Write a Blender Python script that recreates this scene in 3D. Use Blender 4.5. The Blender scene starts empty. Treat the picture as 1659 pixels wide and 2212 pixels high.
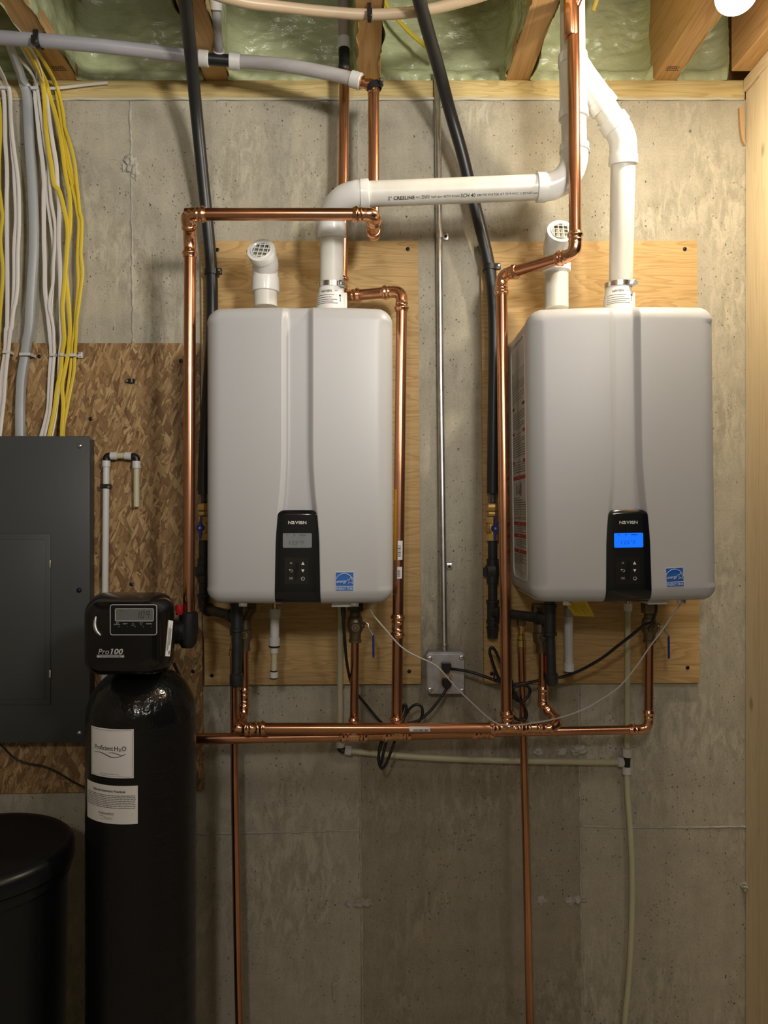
import bpy, bmesh, math, random
from mathutils import Vector, Matrix, noise
random.seed(7)
C = bpy.context.scene
COL = C.collection
# ------------------------------------------------------------------ camera
W_PX, H_PX, FPX = 1659, 2212, 1661.0
DW, CZ = 2.17, 1.58                      # wall distance, camera height
cam = bpy.data.cameras.new('camera'); camo = bpy.data.objects.new('camera', cam); COL.objects.link(camo)
camo.location = (0, -DW, CZ); camo.rotation_euler = (math.pi/2, 0, 0)
cam.sensor_fit = 'VERTICAL'; cam.sensor_height = 36.0; cam.lens = 36.0*FPX/H_PX
cam.clip_start = 0.02; cam.clip_end = 50
C.camera = camo
# ------------------------------------------------------------------ world, light, exposure
world = bpy.data.worlds.new('world'); C.world = world; world.use_nodes = True
bg = world.node_tree.nodes['Background']; bg.inputs[0].default_value = (0.62, 0.62, 0.66, 1); bg.inputs[1].default_value = 0.02
C.view_settings.view_transform = 'Standard'; C.view_settings.look = 'None'
C.cycles.max_bounces = 6; C.cycles.adaptive_threshold = 0.03; C.cycles.diffuse_bounces = 3; C.cycles.glossy_bounces = 3; C.cycles.transmission_bounces = 2; C.cycles.caustics_reflective = False; C.cycles.caustics_refractive = False
C.view_settings.gamma = 1; C.view_settings.use_curve_mapping = False; C.view_settings.exposure = 0.0
BULB_STRENGTH = 640.0                      # the bulb under the joist (built with its socket below)
BULB_POS = Vector((0.765, -0.50, CZ+1.13))
FILL = [((0.86, -1.75, 2.64), 16.0, 0.16), ((-0.3, -3.6, 2.62), 48.0, 0.12)]   # unseen fill lamps, added behind the camera to balance the light
for i, (p, e, r) in enumerate(FILL):
    l = bpy.data.lights.new('fill_lamp', 'POINT'); l.energy = e; l.shadow_soft_size = r; l.color = (1, 0.97, 0.94)
    o = bpy.data.objects.new('fill_lamp_light', l); COL.objects.link(o); o.location = p

# unseen lamp behind the camera, sited by shadows; cone added to brighten upper wall
l = bpy.data.lights.new('wall_fill_spot', 'SPOT'); l.energy = 140.0; l.shadow_soft_size = 0.14; l.color = (1, 0.95, 0.86); l.spot_size = math.radians(74); l.spot_blend = 1.0
o = bpy.data.objects.new('wall_fill_spot_light', l); COL.objects.link(o); o.location = (0.80, -2.5, CZ+0.75)
o.rotation_euler = (Vector((-0.72, 0, CZ+1.05))-o.location).to_track_quat('-Z', 'Y').to_euler()

# ------------------------------------------------------------------ helpers
def sc(d): return (DW-d)/FPX                 # metres per pixel at distance d off the wall
def P(px, py, d=0.0):
    s = sc(d); return Vector(((px-829.5)*s, -d, CZ-(py-1106)*s))
LOC = {}
def tag(o, label=None, cat=None, group=None, kind=None):
    if label: o['label'] = label
    if cat: o['category'] = cat
    if group: o['group'] = group
    if kind: o['kind'] = kind
    return o
def empty(name, loc, label, cat, group=None):
    o = bpy.data.objects.new(name, None); COL.objects.link(o); o.location = loc
    o.empty_display_size = 0.05
    LOC[o.name] = Vector(loc); tag(o, label, cat, group); return o
def obj(name, bm, m, parent=None, smooth=True, label=None, kind=None, mats=None):
    off = LOC[parent.name] if parent else None
    if off is not None and off.length: bmesh.ops.translate(bm, verts=bm.verts, vec=-off)
    if smooth:
        for f in bm.faces: f.smooth = True
        for e in bm.edges:
            if len(e.link_faces) == 2 and e.calc_face_angle(0) > 0.75: e.smooth = False
    me = bpy.data.meshes.new(name); bm.to_mesh(me); bm.free()
    for mm in (mats or [m]): me.materials.append(mm)
    o = bpy.data.objects.new(name, me); COL.objects.link(o)
    if parent: o.parent = parent; LOC[o.name] = off
    else: LOC[o.name] = Vector()
    if label: o['label'] = label
    if kind: o['kind'] = kind
    return o
def thing(name, bm, m, label, cat, group=None, smooth=True):
    bm.verts.ensure_lookup_table()
    c = sum((v.co for v in bm.verts), Vector())/max(1, len(bm.verts))
    bmesh.ops.translate(bm, verts=bm.verts, vec=-c)
    o = obj(name, bm, m, None, smooth); o.location = c; LOC[o.name] = c.copy()
    return tag(o, label, cat, group)
def BM(): return bmesh.new()
def frames(pts, ref=None):
    n = len(pts); T = []
    for i in range(n):
        a = pts[max(0, i-1)]; b = pts[min(n-1, i+1)]
        t = (b-a)
        T.append(t.normalized() if t.length > 1e-9 else Vector((0, 0, 1)))
    out = []
    if ref is not None:
        for t in T:
            u = t.cross(ref)
            if u.length < 1e-4: u = Vector((1, 0, 0))
            u.normalize(); out.append((u, t.cross(u).normalized()))
        return out
    u = T[0].orthogonal().normalized()
    for i, t in enumerate(T):
        u = (u - t*u.dot(t))
        u = u.normalized() if u.length > 1e-6 else t.orthogonal().normalized()
        out.append((u, t.cross(u)))
    return out
def sweep(bm, pts, r, seg=12, caps=True, flat=None, mi=0):
    """tube along pts, r number or list; flat=(w,h) gives an oval section lying in the wall plane"""
    n = len(pts); rr = r if isinstance(r, (list, tuple)) else [r]*n
    fr = frames(pts, Vector((0, 1, 0)) if flat else None)
    rings = []
    for i, p in enumerate(pts):
        u, v = fr[i]; ring = []
        for k in range(seg):
            a = 2*math.pi*k/seg; c, s = math.cos(a), math.sin(a)
            if flat:
                e = 0.6
                c = math.copysign(abs(c)**e, c)*flat[0]; s = math.copysign(abs(s)**e, s)*flat[1]
                ring.append(bm.verts.new(p+u*c+v*s))
            else: ring.append(bm.verts.new(p+(u*c+v*s)*rr[i]))
        rings.append(ring)
    for i in range(n-1):
        for k in range(seg):
            f = bm.faces.new((rings[i][k], rings[i][(k+1) % seg], rings[i+1][(k+1) % seg], rings[i+1][k])); f.material_index = mi
    if caps:
        f = bm.faces.new(rings[0][::-1]); f.material_index = mi
        f = bm.faces.new(rings[-1]); f.material_index = mi
    return rings
def rod(bm, a, b, prof, seg=16, caps=True, mi=0):
    """lathe: prof = [(distance along a->b in m or fraction if <=1 with 'f'), radius]"""
    a = Vector(a); b = Vector(b); t = (b-a).normalized()
    n = len(prof); u = t.orthogonal().normalized(); v = t.cross(u); rings = []
    for (s, r) in prof:
        p = a+t*s; rings.append([bm.verts.new(p+(u*math.cos(2*math.pi*k/seg)+v*math.sin(2*math.pi*k/seg))*max(r, 1e-5)) for k in range(seg)])
    for i in range(n-1):
        for k in range(seg):
            f = bm.faces.new((rings[i][k], rings[i][(k+1) % seg], rings[i+1][(k+1) % seg], rings[i+1][k])); f.material_index = mi
    if caps:
        bm.faces.new(rings[0][::-1]).material_index = mi; bm.faces.new(rings[-1]).material_index = mi
def cyl(bm, a, b, r, seg=16, ch=0.0, mi=0):
    L = (Vector(b)-Vector(a)).length
    if ch: rod(bm, a, b, [(0, r-ch), (ch, r), (L-ch, r), (L, r-ch)], seg, True, mi)
    else: rod(bm, a, b, [(0, r), (L, r)], seg, True, mi)
def hexa(bm, a, b, r, ch=0.0015, mi=0): cyl(bm, a, b, r, 6, ch, mi)
def box(bm, lo, hi, bev=0.0, seg=2, mi=0, rot=None, piv=None):
    lo = Vector(lo); hi = Vector(hi)
    r = bmesh.ops.create_cube(bm, size=1.0); vs = r['verts']
    S = hi-lo; M = Matrix.Translation((lo+hi)/2) @ Matrix.Diagonal((S.x, S.y, S.z, 1))
    bmesh.ops.transform(bm, matrix=M, verts=vs)
    fs = list({f for v in vs for f in v.link_faces})
    if bev > 0:
        es = list({e for v in vs for e in v.link_edges})
        r2 = bmesh.ops.bevel(bm, geom=es, offset=bev, segments=seg, profile=0.5, affect='EDGES')
        vs = list({v for f in r2['faces'] for v in f.verts} | {v for v in vs if v.is_valid})
        fs = list({f for v in vs for f in v.link_faces})
    for f in fs: f.material_index = mi
    if rot is not None:
        pv = Vector(piv) if piv is not None else (lo+hi)/2
        bmesh.ops.transform(bm, matrix=Matrix.Translation(pv) @ rot.to_4x4() @ Matrix.Translation(-pv), verts=vs)
    return vs
def prism(bm, pts, back, mi=0):
    """polygon pts (list of Vector) extruded by vector back"""
    a = [bm.verts.new(p) for p in pts]; b = [bm.verts.new(p+back) for p in pts]; n = len(pts)
    bm.faces.new(a).material_index = mi; bm.faces.new(b[::-1]).material_index = mi
    for i in range(n): bm.faces.new((a[i], b[i], b[(i+1) % n], a[(i+1) % n])).material_index = mi
def fillet(pts, r, seg=6):
    out = [pts[0]]
    for i in range(1, len(pts)-1):
        p = pts[i]; a = (pts[i-1]-p); b = (pts[i+1]-p)
        ra = min(r, a.length*0.49, b.length*0.49); a = p+a.normalized()*ra; b = p+b.normalized()*ra
        for k in range(seg+1):
            t = k/seg; out.append(a*(1-t)**2+p*2*t*(1-t)+b*t*t)
    out.append(pts[-1]); return out
def smooth_path(pts, n=6):
    out = []; N = len(pts)
    for i in range(N-1):
        p0 = pts[max(0, i-1)]; p1 = pts[i]; p2 = pts[i+1]; p3 = pts[min(N-1, i+2)]
        for k in range(n):
            t = k/n; t2 = t*t; t3 = t2*t
            out.append(0.5*((2*p1)+(p2-p0)*t+(2*p0-5*p1+4*p2-p3)*t2+(3*p1-p0-3*p2+p3)*t3))
    out.append(pts[-1]); return out
def PP(lst): return [P(*q) for q in lst]
def rrect(cx, cz, w, h, r, n=6):
    pts = []
    for (sx, sz, a0) in ((1, 1, 0), (-1, 1, 90), (-1, -1, 180), (1, -1, 270)):
        for k in range(n+1):
            a = math.radians(a0+90*k/n); pts.append((cx+sx*(w/2-r)+r*math.cos(a), cz+sz*(h/2-r)+r*math.sin(a)))
    return pts
def lerp(a, b, t): return a+(b-a)*t
def interp(tab, x):
    if x <= tab[0][0]: return tab[0][1]
    for (x0, y0), (x1, y1) in zip(tab, tab[1:]):
        if x <= x1:
            t = (x-x0)/(x1-x0); t = t
            return y0+(y1-y0)*t
    return tab[-1][1]
_fonts = {}
def text_bm(s, height, mat4=None, extrude=0.0, shear=0.0, sx=1.0, bold=0.0, align='CENTER', spacing=1.0, fitw=None):
    cu = bpy.data.curves.new('text', 'FONT'); cu.body = s; cu.size = 1.0; cu.align_x = align; cu.align_y = 'CENTER'
    cu.shear = shear; cu.extrude = 0; cu.offset = bold; cu.space_character = spacing; cu.resolution_u = 2
    ob = bpy.data.objects.new('text', cu); me = bpy.data.meshes.new_from_object(ob)
    bm = BM(); bm.from_mesh(me); bpy.data.objects.remove(ob); bpy.data.curves.remove(cu); bpy.data.meshes.remove(me)
    k = height/0.72
    if fitw:
        xs = [v.co.x for v in bm.verts]; sx = fitw/((max(xs)-min(xs))*k)
        if align == 'CENTER': bmesh.ops.translate(bm, vec=(-(max(xs)+min(xs))/2, 0, 0), verts=bm.verts)
        else: bmesh.ops.translate(bm, vec=(-min(xs), 0, 0), verts=bm.verts)
    bmesh.ops.scale(bm, vec=(k*sx, k, 1), verts=bm.verts)
    if mat4 is not None: bmesh.ops.transform(bm, matrix=mat4, verts=bm.verts)
    return bm
def word_bm(word, widths, h, total, mat4, gap=0.9, bold=0.012):
    """every letter stretched to one height, as in a wide logotype"""
    out = BM(); tw = sum(widths)+gap*(len(word)-1); k = total/tw; x = -total/2
    for ch, w in zip(word, widths):
        g = text_bm(ch, h, None, bold=bold); xs = [v.co.x for v in g.verts]; ys = [v.co.y for v in g.verts]
        for v in g.verts:
            v.co.x = x+(v.co.x-min(xs))/(max(xs)-min(xs))*w*k; v.co.y = ((v.co.y-min(ys))/(max(ys)-min(ys))-0.5)*h
        merge(out, g); x += (w+gap)*k
    bmesh.ops.transform(out, matrix=mat4, verts=out.verts); return out
def flag_one(bm, pos, w, h, mat_shift=0.0):
    """the short upstroke of a figure one, missing from the plain font"""
    prism(bm, [pos+Vector((0, 0, 0)), pos+Vector((-w, 0, -h)), pos+Vector((-w, 0, -h*1.7)), pos+Vector((0, 0, -h*0.75))], Vector((0, 0.0004, 0)))
def face_mat(pos, ang=0.0):                   # local xy -> world xz plane facing the camera (-y)
    return Matrix.Translation(pos) @ Matrix.Rotation(math.pi/2, 4, 'X') @ Matrix.Rotation(ang, 4, 'Z')
def side_mat(pos):                            # facing -x ; local x runs towards the camera (-y)... read from the left side
    M = Matrix(((0, 0, -1, pos.x), (-1, 0, 0, pos.y), (0, 1, 0, pos.z), (0, 0, 0, 1)))
    return M
def merge(dst, src, mi=0):
    me = bpy.data.meshes.new('tmp'); src.to_mesh(me); src.free(); n0 = len(dst.faces)
    dst.from_mesh(me); bpy.data.meshes.remove(me)
    dst.faces.ensure_lookup_table()
    for f in dst.faces[n0:]: f.material_index = mi

# ------------------------------------------------------------------ materials
def newmat(name):
    m = bpy.data.materials.new(name); m.use_nodes = True; nt = m.node_tree
    return m, nt, nt.nodes['Principled BSDF']
def nd(nt, typ, **kw):
    n = nt.nodes.new(typ)
    for k, v in kw.items(): setattr(n, k, v)
    return n
def coords(nt, stretch=(1, 1, 1), rot=(0, 0, 0)):
    tc = nd(nt, 'ShaderNodeTexCoord'); mp = nd(nt, 'ShaderNodeMapping')
    mp.inputs['Scale'].default_value = stretch; mp.inputs['Rotation'].default_value = rot
    nt.links.new(tc.outputs['Object'], mp.inputs['Vector']); return mp.outputs['Vector']
def noise_tex(nt, vec, scale, detail=4, rough=0.55, dist=0.0):
    n = nd(nt, 'ShaderNodeTexNoise'); n.inputs['Scale'].default_value = scale; n.inputs['Detail'].default_value = detail
    n.inputs['Roughness'].default_value = rough; n.inputs['Distortion'].default_value = dist
    nt.links.new(vec, n.inputs['Vector']); return n.outputs['Fac']
def ramp(nt, fac, stops):
    r = nd(nt, 'ShaderNodeValToRGB'); e = r.color_ramp.elements
    while len(e) < len(stops): e.new(0.5)
    for i, (p, c) in enumerate(stops):
        e[i].position = p; e[i].color = (c[0], c[1], c[2], 1) if hasattr(c, '__len__') else (c, c, c, 1)
    nt.links.new(fac, r.inputs['Fac']); return r.outputs['Color']
def mix(nt, fac, a, b, mode='MIX'):
    m = nd(nt, 'ShaderNodeMix', data_type='RGBA', blend_type=mode)
    for sock, v in ((m.inputs[0], fac), (m.inputs[6], a), (m.inputs[7], b)):
        if hasattr(v, 'node'): nt.links.new(v, sock)
        elif hasattr(v, '__len__'): sock.default_value = (v[0], v[1], v[2], 1)
        else: sock.default_value = v
    return m.outputs[2]
def math_n(nt, op, a, b=None):
    m = nd(nt, 'ShaderNodeMath', operation=op)
    for i, v in enumerate((a, b)):
        if v is None: continue
        if hasattr(v, 'node'): nt.links.new(v, m.inputs[i])
        else: m.inputs[i].default_value = v
    return m.outputs[0]
def bump(nt, bs, h, strength=0.3, dist=0.004):
    b = nd(nt, 'ShaderNodeBump'); b.inputs['Strength'].default_value = strength; b.inputs['Distance'].default_value = dist
    nt.links.new(h, b.inputs['Height']); nt.links.new(b.outputs['Normal'], bs.inputs['Normal'])
def simple(name, c, rough=0.5, metal=0.0, var=None, bmp=None, spec=0.5, coat=0.0, rvar=None):
    """var=(colour2, scale, stretch[, lo, hi]); bmp=(scale,strength,dist,stretch); rvar=(rough2,scale)"""
    m, nt, bs = newmat(name)
    bs.inputs['Base Color'].default_value = (*c, 1); bs.inputs['Roughness'].default_value = rough
    bs.inputs['Metallic'].default_value = metal; bs.inputs['Specular IOR Level'].default_value = spec
    bs.inputs['Coat Weight'].default_value = coat
    if var:
        c2, s, st = var[:3]; lo, hi = (var[3], var[4]) if len(var) > 3 else (0.35, 0.65)
        f = noise_tex(nt, coords(nt, st), s, 5, 0.6, 0.3)
        nt.links.new(ramp(nt, f, [(lo, c), (hi, c2)]), bs.inputs['Base Color'])
        if rvar:
            nt.links.new(ramp(nt, f, [(lo, rough), (hi, rvar)]), bs.inputs['Roughness'])
    if bmp:
        bump(nt, bs, noise_tex(nt, coords(nt, bmp[3] if len(bmp) > 3 else (1, 1, 1)), bmp[0], 4), bmp[1], bmp[2])
    return m
def emis(name, c, s, base=(0, 0, 0)):
    m, nt, bs = newmat(name); bs.inputs['Base Color'].default_value = (*base, 1)
    bs.inputs['Emission Color'].default_value = (*c, 1); bs.inputs['Emission Strength'].default_value = s; return m
def wood(name, c1, c2, axis, knots=True, scale=1.0, rough=0.65):
    m, nt, bs = newmat(name)
    st = [9, 9, 9]; st[axis] = 0.55
    v = coords(nt, tuple(s*scale for s in st))
    w = noise_tex(nt, v, 1.6, 3, 0.5, 1.2)
    w2 = math_n(nt, 'FRACT', math_n(nt, 'MULTIPLY', w, 9.0))
    st2 = [60, 60, 60]; st2[axis] = 2.2
    fine = noise_tex(nt, coords(nt, tuple(st2)), 2.0, 3)
    col = ramp(nt, w2, [(0.0, c1), (0.55, [lerp(a, b, 0.35) for a, b in zip(c1, c2)]), (0.9, c2), (1.0, c1)])
    col = mix(nt, 0.35, col, ramp(nt, fine, [(0.3, c2), (0.7, c1)]))
    if knots:
        st3 = [2.6, 2.6, 2.6]; st3[axis] = 1.5
        vo = nd(nt, 'ShaderNodeTexVoronoi', feature='F1'); vo.inputs['Scale'].default_value = 2.0
        nt.links.new(coords(nt, tuple(st3)), vo.inputs['Vector'])
        k = ramp(nt, vo.outputs['Distance'], [(0.03, 1.0), (0.075, 0.0)])
        col = mix(nt, math_n(nt, 'MULTIPLY', k, 0.75), col, [x*0.45 for x in c2])
    nt.links.new(col, bs.inputs['Base Color']); bs.inputs['Roughness'].default_value = rough
    bs.inputs['Specular IOR Level'].default_value = 0.3
    bump(nt, bs, fine, 0.15, 0.002); return m

def concrete():
    m, nt, bs = newmat('concrete')
    v = coords(nt)
    big = noise_tex(nt, v, 2.3, 5, 0.6, 0.4); mid = noise_tex(nt, v, 14, 6, 0.65)
    streak = noise_tex(nt, coords(nt, (16, 16, 1.6)), 1.5, 5, 0.65, 0.5)
    fine = noise_tex(nt, v, 160, 3, 0.6)
    c = ramp(nt, big, [(0.28, (0.385, 0.355, 0.300)), (0.72, (0.505, 0.475, 0.415))])
    c = mix(nt, 0.6, c, ramp(nt, streak, [(0.3, (0.37, 0.34, 0.285)), (0.55, (0.47, 0.44, 0.38)), (0.72, (0.60, 0.57, 0.51))]))
    c = mix(nt, 0.40, c, ramp(nt, mid, [(0.32, (0.30, 0.28, 0.24)), (0.68, (0.60, 0.57, 0.50))]))
    crust = noise_tex(nt, coords(nt, (26, 26, 9)), 1.6, 6, 0.7, 0.8)
    patchy = ramp(nt, noise_tex(nt, v, 2.9, 3, 0.5, 0.6), [(0.42, 0.0), (0.60, 1.0)])
    c = mix(nt, math_n(nt, 'MULTIPLY', patchy, 0.78), c, ramp(nt, crust, [(0.40, (0.315, 0.295, 0.245)), (0.50, (0.43, 0.405, 0.345)), (0.60, (0.585, 0.56, 0.49))]))
    c = mix(nt, 0.20, c, ramp(nt, fine, [(0.3, 0.25), (0.7, 0.62)]))
    # form panels poured from another sheet: one strip is browner, part of its shadow put into the tint
    sep = nd(nt, 'ShaderNodeSeparateXYZ'); nt.links.new(v, sep.inputs[0])
    xa = math_n(nt, 'GREATER_THAN', sep.outputs[0], -0.066); xb = math_n(nt, 'LESS_THAN', sep.outputs[0], 0.555)
    zz = math_n(nt, 'MINIMUM', 1.0, math_n(nt, 'MAXIMUM', 0.0, math_n(nt, 'MULTIPLY', math_n(nt, 'SUBTRACT', 1.45, sep.outputs[2]), 2.5)))
    reg = math_n(nt, 'MULTIPLY', math_n(nt, 'MULTIPLY', xa, xb), zz)
    c = mix(nt, math_n(nt, 'MULTIPLY', reg, 0.75), c, (0.66, 0.62, 0.56), 'MULTIPLY')
    # bug holes: two sizes
    hs = None
    for (s, lo, hi, dens, st) in ((40, 0.06, 0.12, 0.52, (1, 1, 0.75)), (120, 0.12, 0.24, 0.50, (1, 1, 0.7)), (17, 0.030, 0.065, 0.46, (1.0, 1, 1.3))):
        d = nd(nt, 'ShaderNodeTexNoise'); d.inputs['Scale'].default_value = s*2.2; nt.links.new(v, d.inputs['Vector'])
        off = nd(nt, 'ShaderNodeVectorMath', operation='MULTIPLY_ADD'); off.inputs[1].default_value = (0.8/s, 0.8/s, 0.8/s)
        nt.links.new(d.outputs['Color'], off.inputs[0]); nt.links.new(coords(nt, st), off.inputs[2])
        vo = nd(nt, 'ShaderNodeTexVoronoi', feature='F1'); vo.inputs['Scale'].default_value = s; vo.inputs['Randomness'].default_value = 1
        nt.links.new(off.outputs[0], vo.inputs['Vector'])
        pit = ramp(nt, vo.outputs['Distance'], [(lo, 1.0), (hi, 0.0)])
        dn = ramp(nt, noise_tex(nt, v, 3.1+s*0.01, 3), [(dens-0.06, 0.0), (dens+0.02, 1.0)])
        sk_ = nd(nt, 'ShaderNodeSeparateColor'); nt.links.new(vo.outputs['Color'], sk_.inputs[0])
        keep = ramp(nt, sk_.outputs[0], [(0.55, 0.0), (0.90, 1.0)])
        h = math_n(nt, 'MULTIPLY', math_n(nt, 'MULTIPLY', pit, dn), keep)
        hs = h if hs is None else math_n(nt, 'MAXIMUM', hs, h)
    c = mix(nt, math_n(nt, 'MULTIPLY', hs, 0.85), c, (0.055, 0.048, 0.038))
    c = mix(nt, 1.0, c, (1.0, 0.972, 0.868), 'MULTIPLY')
    nt.links.new(c, bs.inputs['Base Color']); bs.inputs['Roughness'].default_value = 0.85; bs.inputs['Specular IOR Level'].default_value = 0.25
    h = math_n(nt, 'SUBTRACT', math_n(nt, 'ADD', math_n(nt, 'MULTIPLY', mid, 0.35), math_n(nt, 'MULTIPLY', fine, 0.12)), hs)
    bump(nt, bs, h, 0.6, 0.005); return m
def strand_board():
    m, nt, bs = newmat('strand_board')
    prev = None; hprev = None
    dn = nd(nt, 'ShaderNodeTexNoise'); dn.inputs['Scale'].default_value = 9; nt.links.new(coords(nt), dn.inputs['Vector'])
    off = nd(nt, 'ShaderNodeVectorMath', operation='MULTIPLY_ADD'); off.inputs[1].default_value = (0.022, 0.022, 0.022)
    tc = nd(nt, 'ShaderNodeTexCoord'); nt.links.new(dn.outputs['Color'], off.inputs[0]); nt.links.new(tc.outputs['Object'], off.inputs[2])
    for i, (ang, sx, sy) in enumerate(((22, 14, 88), (81, 17, 78), (133, 13, 100), (160, 19, 70), (100, 24, 125), (48, 18, 95), (115, 11, 74), (70, 30, 160))):
        r1 = nd(nt, 'ShaderNodeVectorRotate', rotation_type='Y_AXIS'); r1.inputs['Angle'].default_value = math.radians(ang)
        nt.links.new(off.outputs[0], r1.inputs['Vector'])
        mp = nd(nt, 'ShaderNodeMapping'); mp.inputs['Scale'].default_value = (sx, 1, sy); mp.inputs['Location'].default_value = (i*3.7, 0, i*1.3)
        nt.links.new(r1.outputs[0], mp.inputs['Vector'])
        vo = nd(nt, 'ShaderNodeTexVoronoi', feature='F1'); vo.inputs['Scale'].default_value = 1.0; nt.links.new(mp.outputs[0], vo.inputs['Vector'])
        ve = nd(nt, 'ShaderNodeTexVoronoi', feature='DISTANCE_TO_EDGE'); ve.inputs['Scale'].default_value = 1.0; nt.links.new(mp.outputs[0], ve.inputs['Vector'])
        sp = nd(nt, 'ShaderNodeSeparateColor'); nt.links.new(vo.outputs['Color'], sp.inputs[0])
        mg = nd(nt, 'ShaderNodeMapping'); mg.inputs['Scale'].default_value = (0.5, 1, 5); nt.links.new(mp.outputs[0], mg.inputs['Vector'])
        g = noise_tex(nt, mg.outputs[0], 2.0, 3)
        val = math_n(nt, 'ADD', math_n(nt, 'MULTIPLY', sp.outputs[0], 0.62), math_n(nt, 'MULTIPLY', g, 0.42))
        col = ramp(nt, val, [(0.12, (0.11, 0.055, 0.020)), (0.34, (0.27, 0.150, 0.060)), (0.62, (0.40, 0.245, 0.105)), (0.92, (0.60, 0.42, 0.21))])
        edge = ramp(nt, ve.outputs['Distance'], [(0.0, 0.50), (0.06, 1.0)])
        col = mix(nt, 0.85, col, edge, 'MULTIPLY')
        if prev is None: prev = col; hprev = sp.outputs[1]
        else:
            k = math_n(nt, 'GREATER_THAN', sp.outputs[2], 0.60)
            prev = mix(nt, k, prev, col); hprev = mix(nt, k, hprev, sp.outputs[1])
    nt.links.new(prev, bs.inputs['Base Color']); bs.inputs['Roughness'].default_value = 0.6
    bump(nt, bs, hprev, 0.35, 0.002); return m
def plywood():
    m, nt, bs = newmat('plywood')
    v = coords(nt, (1.0, 1, 9))
    w = noise_tex(nt, v, 1.7, 3, 0.45, 1.0)
    w2 = math_n(nt, 'FRACT', math_n(nt, 'MULTIPLY', w, 13.0))
    fine = noise_tex(nt, coords(nt, (3, 3, 90)), 2.0, 4)
    c = ramp(nt, w2, [(0.0, (0.62, 0.42, 0.185)), (0.5, (0.56, 0.36, 0.145)), (0.86, (0.41, 0.235, 0.080)), (1.0, (0.60, 0.40, 0.17))])
    c = mix(nt, 0.4, c, ramp(nt, fine, [(0.3, (0.45, 0.27, 0.10)), (0.7, (0.66, 0.47, 0.23))]))
    nt.links.new(c, bs.inputs['Base Color']); bs.inputs['Roughness'].default_value = 0.6; bs.inputs['Specular IOR Level'].default_value = 0.3
    bump(nt, bs, fine, 0.2, 0.0015); return m
M = {}
M['concrete'] = concrete(); M['osb'] = strand_board(); M['ply'] = plywood()
M['concrete_plain'] = simple('concrete_bead', (0.52, 0.49, 0.43), 0.9, var=((0.38, 0.35, 0.30), 40, (1, 1, 1)), bmp=(120, 0.4, 0.003))
M['joist'] = wood('joist_wood', (0.66, 0.42, 0.19), (0.49, 0.28, 0.11), 1)
M['sill'] = wood('sill_wood', (0.72, 0.58, 0.28), (0.48, 0.34, 0.13), 0, scale=1.6)
M['stud'] = wood('stud_wood', (0.84, 0.71, 0.49), (0.75, 0.59, 0.37), 2)
M['plate'] = wood('plate_wood', (0.80, 0.66, 0.45), (0.70, 0.54, 0.33), 1)
M['subfloor'] = simple('subfloor', (0.25, 0.18, 0.10), 0.8)
M['gasket'] = simple('gasket', (0.62, 0.58, 0.46), 0.7)
M['foam'] = simple('spray_foam', (0.50, 0.55, 0.32), 0.24, var=((0.60, 0.64, 0.40), 9, (1, 1, 1)), bmp=(26, 0.5, 0.012, (1, 1, 1.8)), spec=0.6)
M['copper'] = simple('copper', (0.72, 0.36, 0.21), 0.24, 1.0, var=((0.42, 0.20, 0.115), 3.5, (1, 1, 1), 0.35, 0.75))
M['copper_fit'] = simple('copper_fitting', (0.86, 0.49, 0.29), 0.20, 1.0, var=((0.66, 0.33, 0.19), 9, (1, 1, 1), 0.4, 0.75))
M['pvc'] = simple('white_pvc', (0.80, 0.785, 0.735), 0.33, var=((0.73, 0.71, 0.645), 5, (3, 3, 1)))
M['pvc_fit'] = simple('white_pvc_fitting', (0.86, 0.855, 0.835), 0.22)
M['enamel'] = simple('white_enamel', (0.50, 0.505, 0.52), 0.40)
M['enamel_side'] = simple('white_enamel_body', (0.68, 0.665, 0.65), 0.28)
M['glass_black'] = simple('black_gloss', (0.006, 0.007, 0.009), 0.10, spec=0.6)
M['keypad'] = simple('keypad_black', (0.012, 0.011, 0.011), 0.25)
M['white_print'] = simple('white_print', (0.78, 0.78, 0.78), 0.6)
M['grey_print'] = simple('grey_print', (0.50, 0.50, 0.50), 0.6)
M['dark_print'] = simple('dark_print', (0.03, 0.03, 0.032), 0.7)
M['grey_dark_print'] = simple('grey_dark_print', (0.16, 0.15, 0.14), 0.7)
M['red_print'] = simple('red_print', (0.36, 0.025, 0.02), 0.6)
M['blue_print'] = simple('blue_print', (0.015, 0.13, 0.50), 0.45)
M['paper'] = simple('paper_label', (0.86, 0.845, 0.83), 0.55)
M['paper_tan'] = simple('grey_label', (0.50, 0.47, 0.43), 0.5)
M['lcd_grey'] = simple('lcd_grey', (0.22, 0.24, 0.25), 0.25)
M['lcd_dark'] = simple('lcd_dark', (0.14, 0.145, 0.145), 0.3)
M['lcd_blue'] = emis('lcd_blue', (0.0, 0.17, 1.0), 1.0)
M['lcd_digit'] = simple('lcd_digit', (0.0, 0.01, 0.12), 0.6)
M['lcd_digit_blue'] = emis('lcd_digit_blue', (0.0, 0.06, 0.55), 0.9)
M['black_plastic'] = simple('black_plastic', (0.012, 0.012, 0.013), 0.38)
M['hose'] = simple('black_hose', (0.016, 0.017, 0.019), 0.36, bmp=(60, 0.12, 0.002))
M['iron'] = simple('black_iron', (0.028, 0.030, 0.031), 0.42, 0.3, var=((0.045, 0.046, 0.045), 30, (1, 1, 1)), bmp=(90, 0.2, 0.002))
M['steel'] = simple('bright_steel', (0.72, 0.72, 0.70), 0.25, 1.0)
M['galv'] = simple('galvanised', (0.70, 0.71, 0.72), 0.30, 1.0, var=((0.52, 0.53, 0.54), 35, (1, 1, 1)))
M['cast'] = simple('cast_aluminium', (0.60, 0.615, 0.66), 0.42, 0.75, var=((0.46, 0.47, 0.50), 40, (1, 1, 1)))
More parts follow.
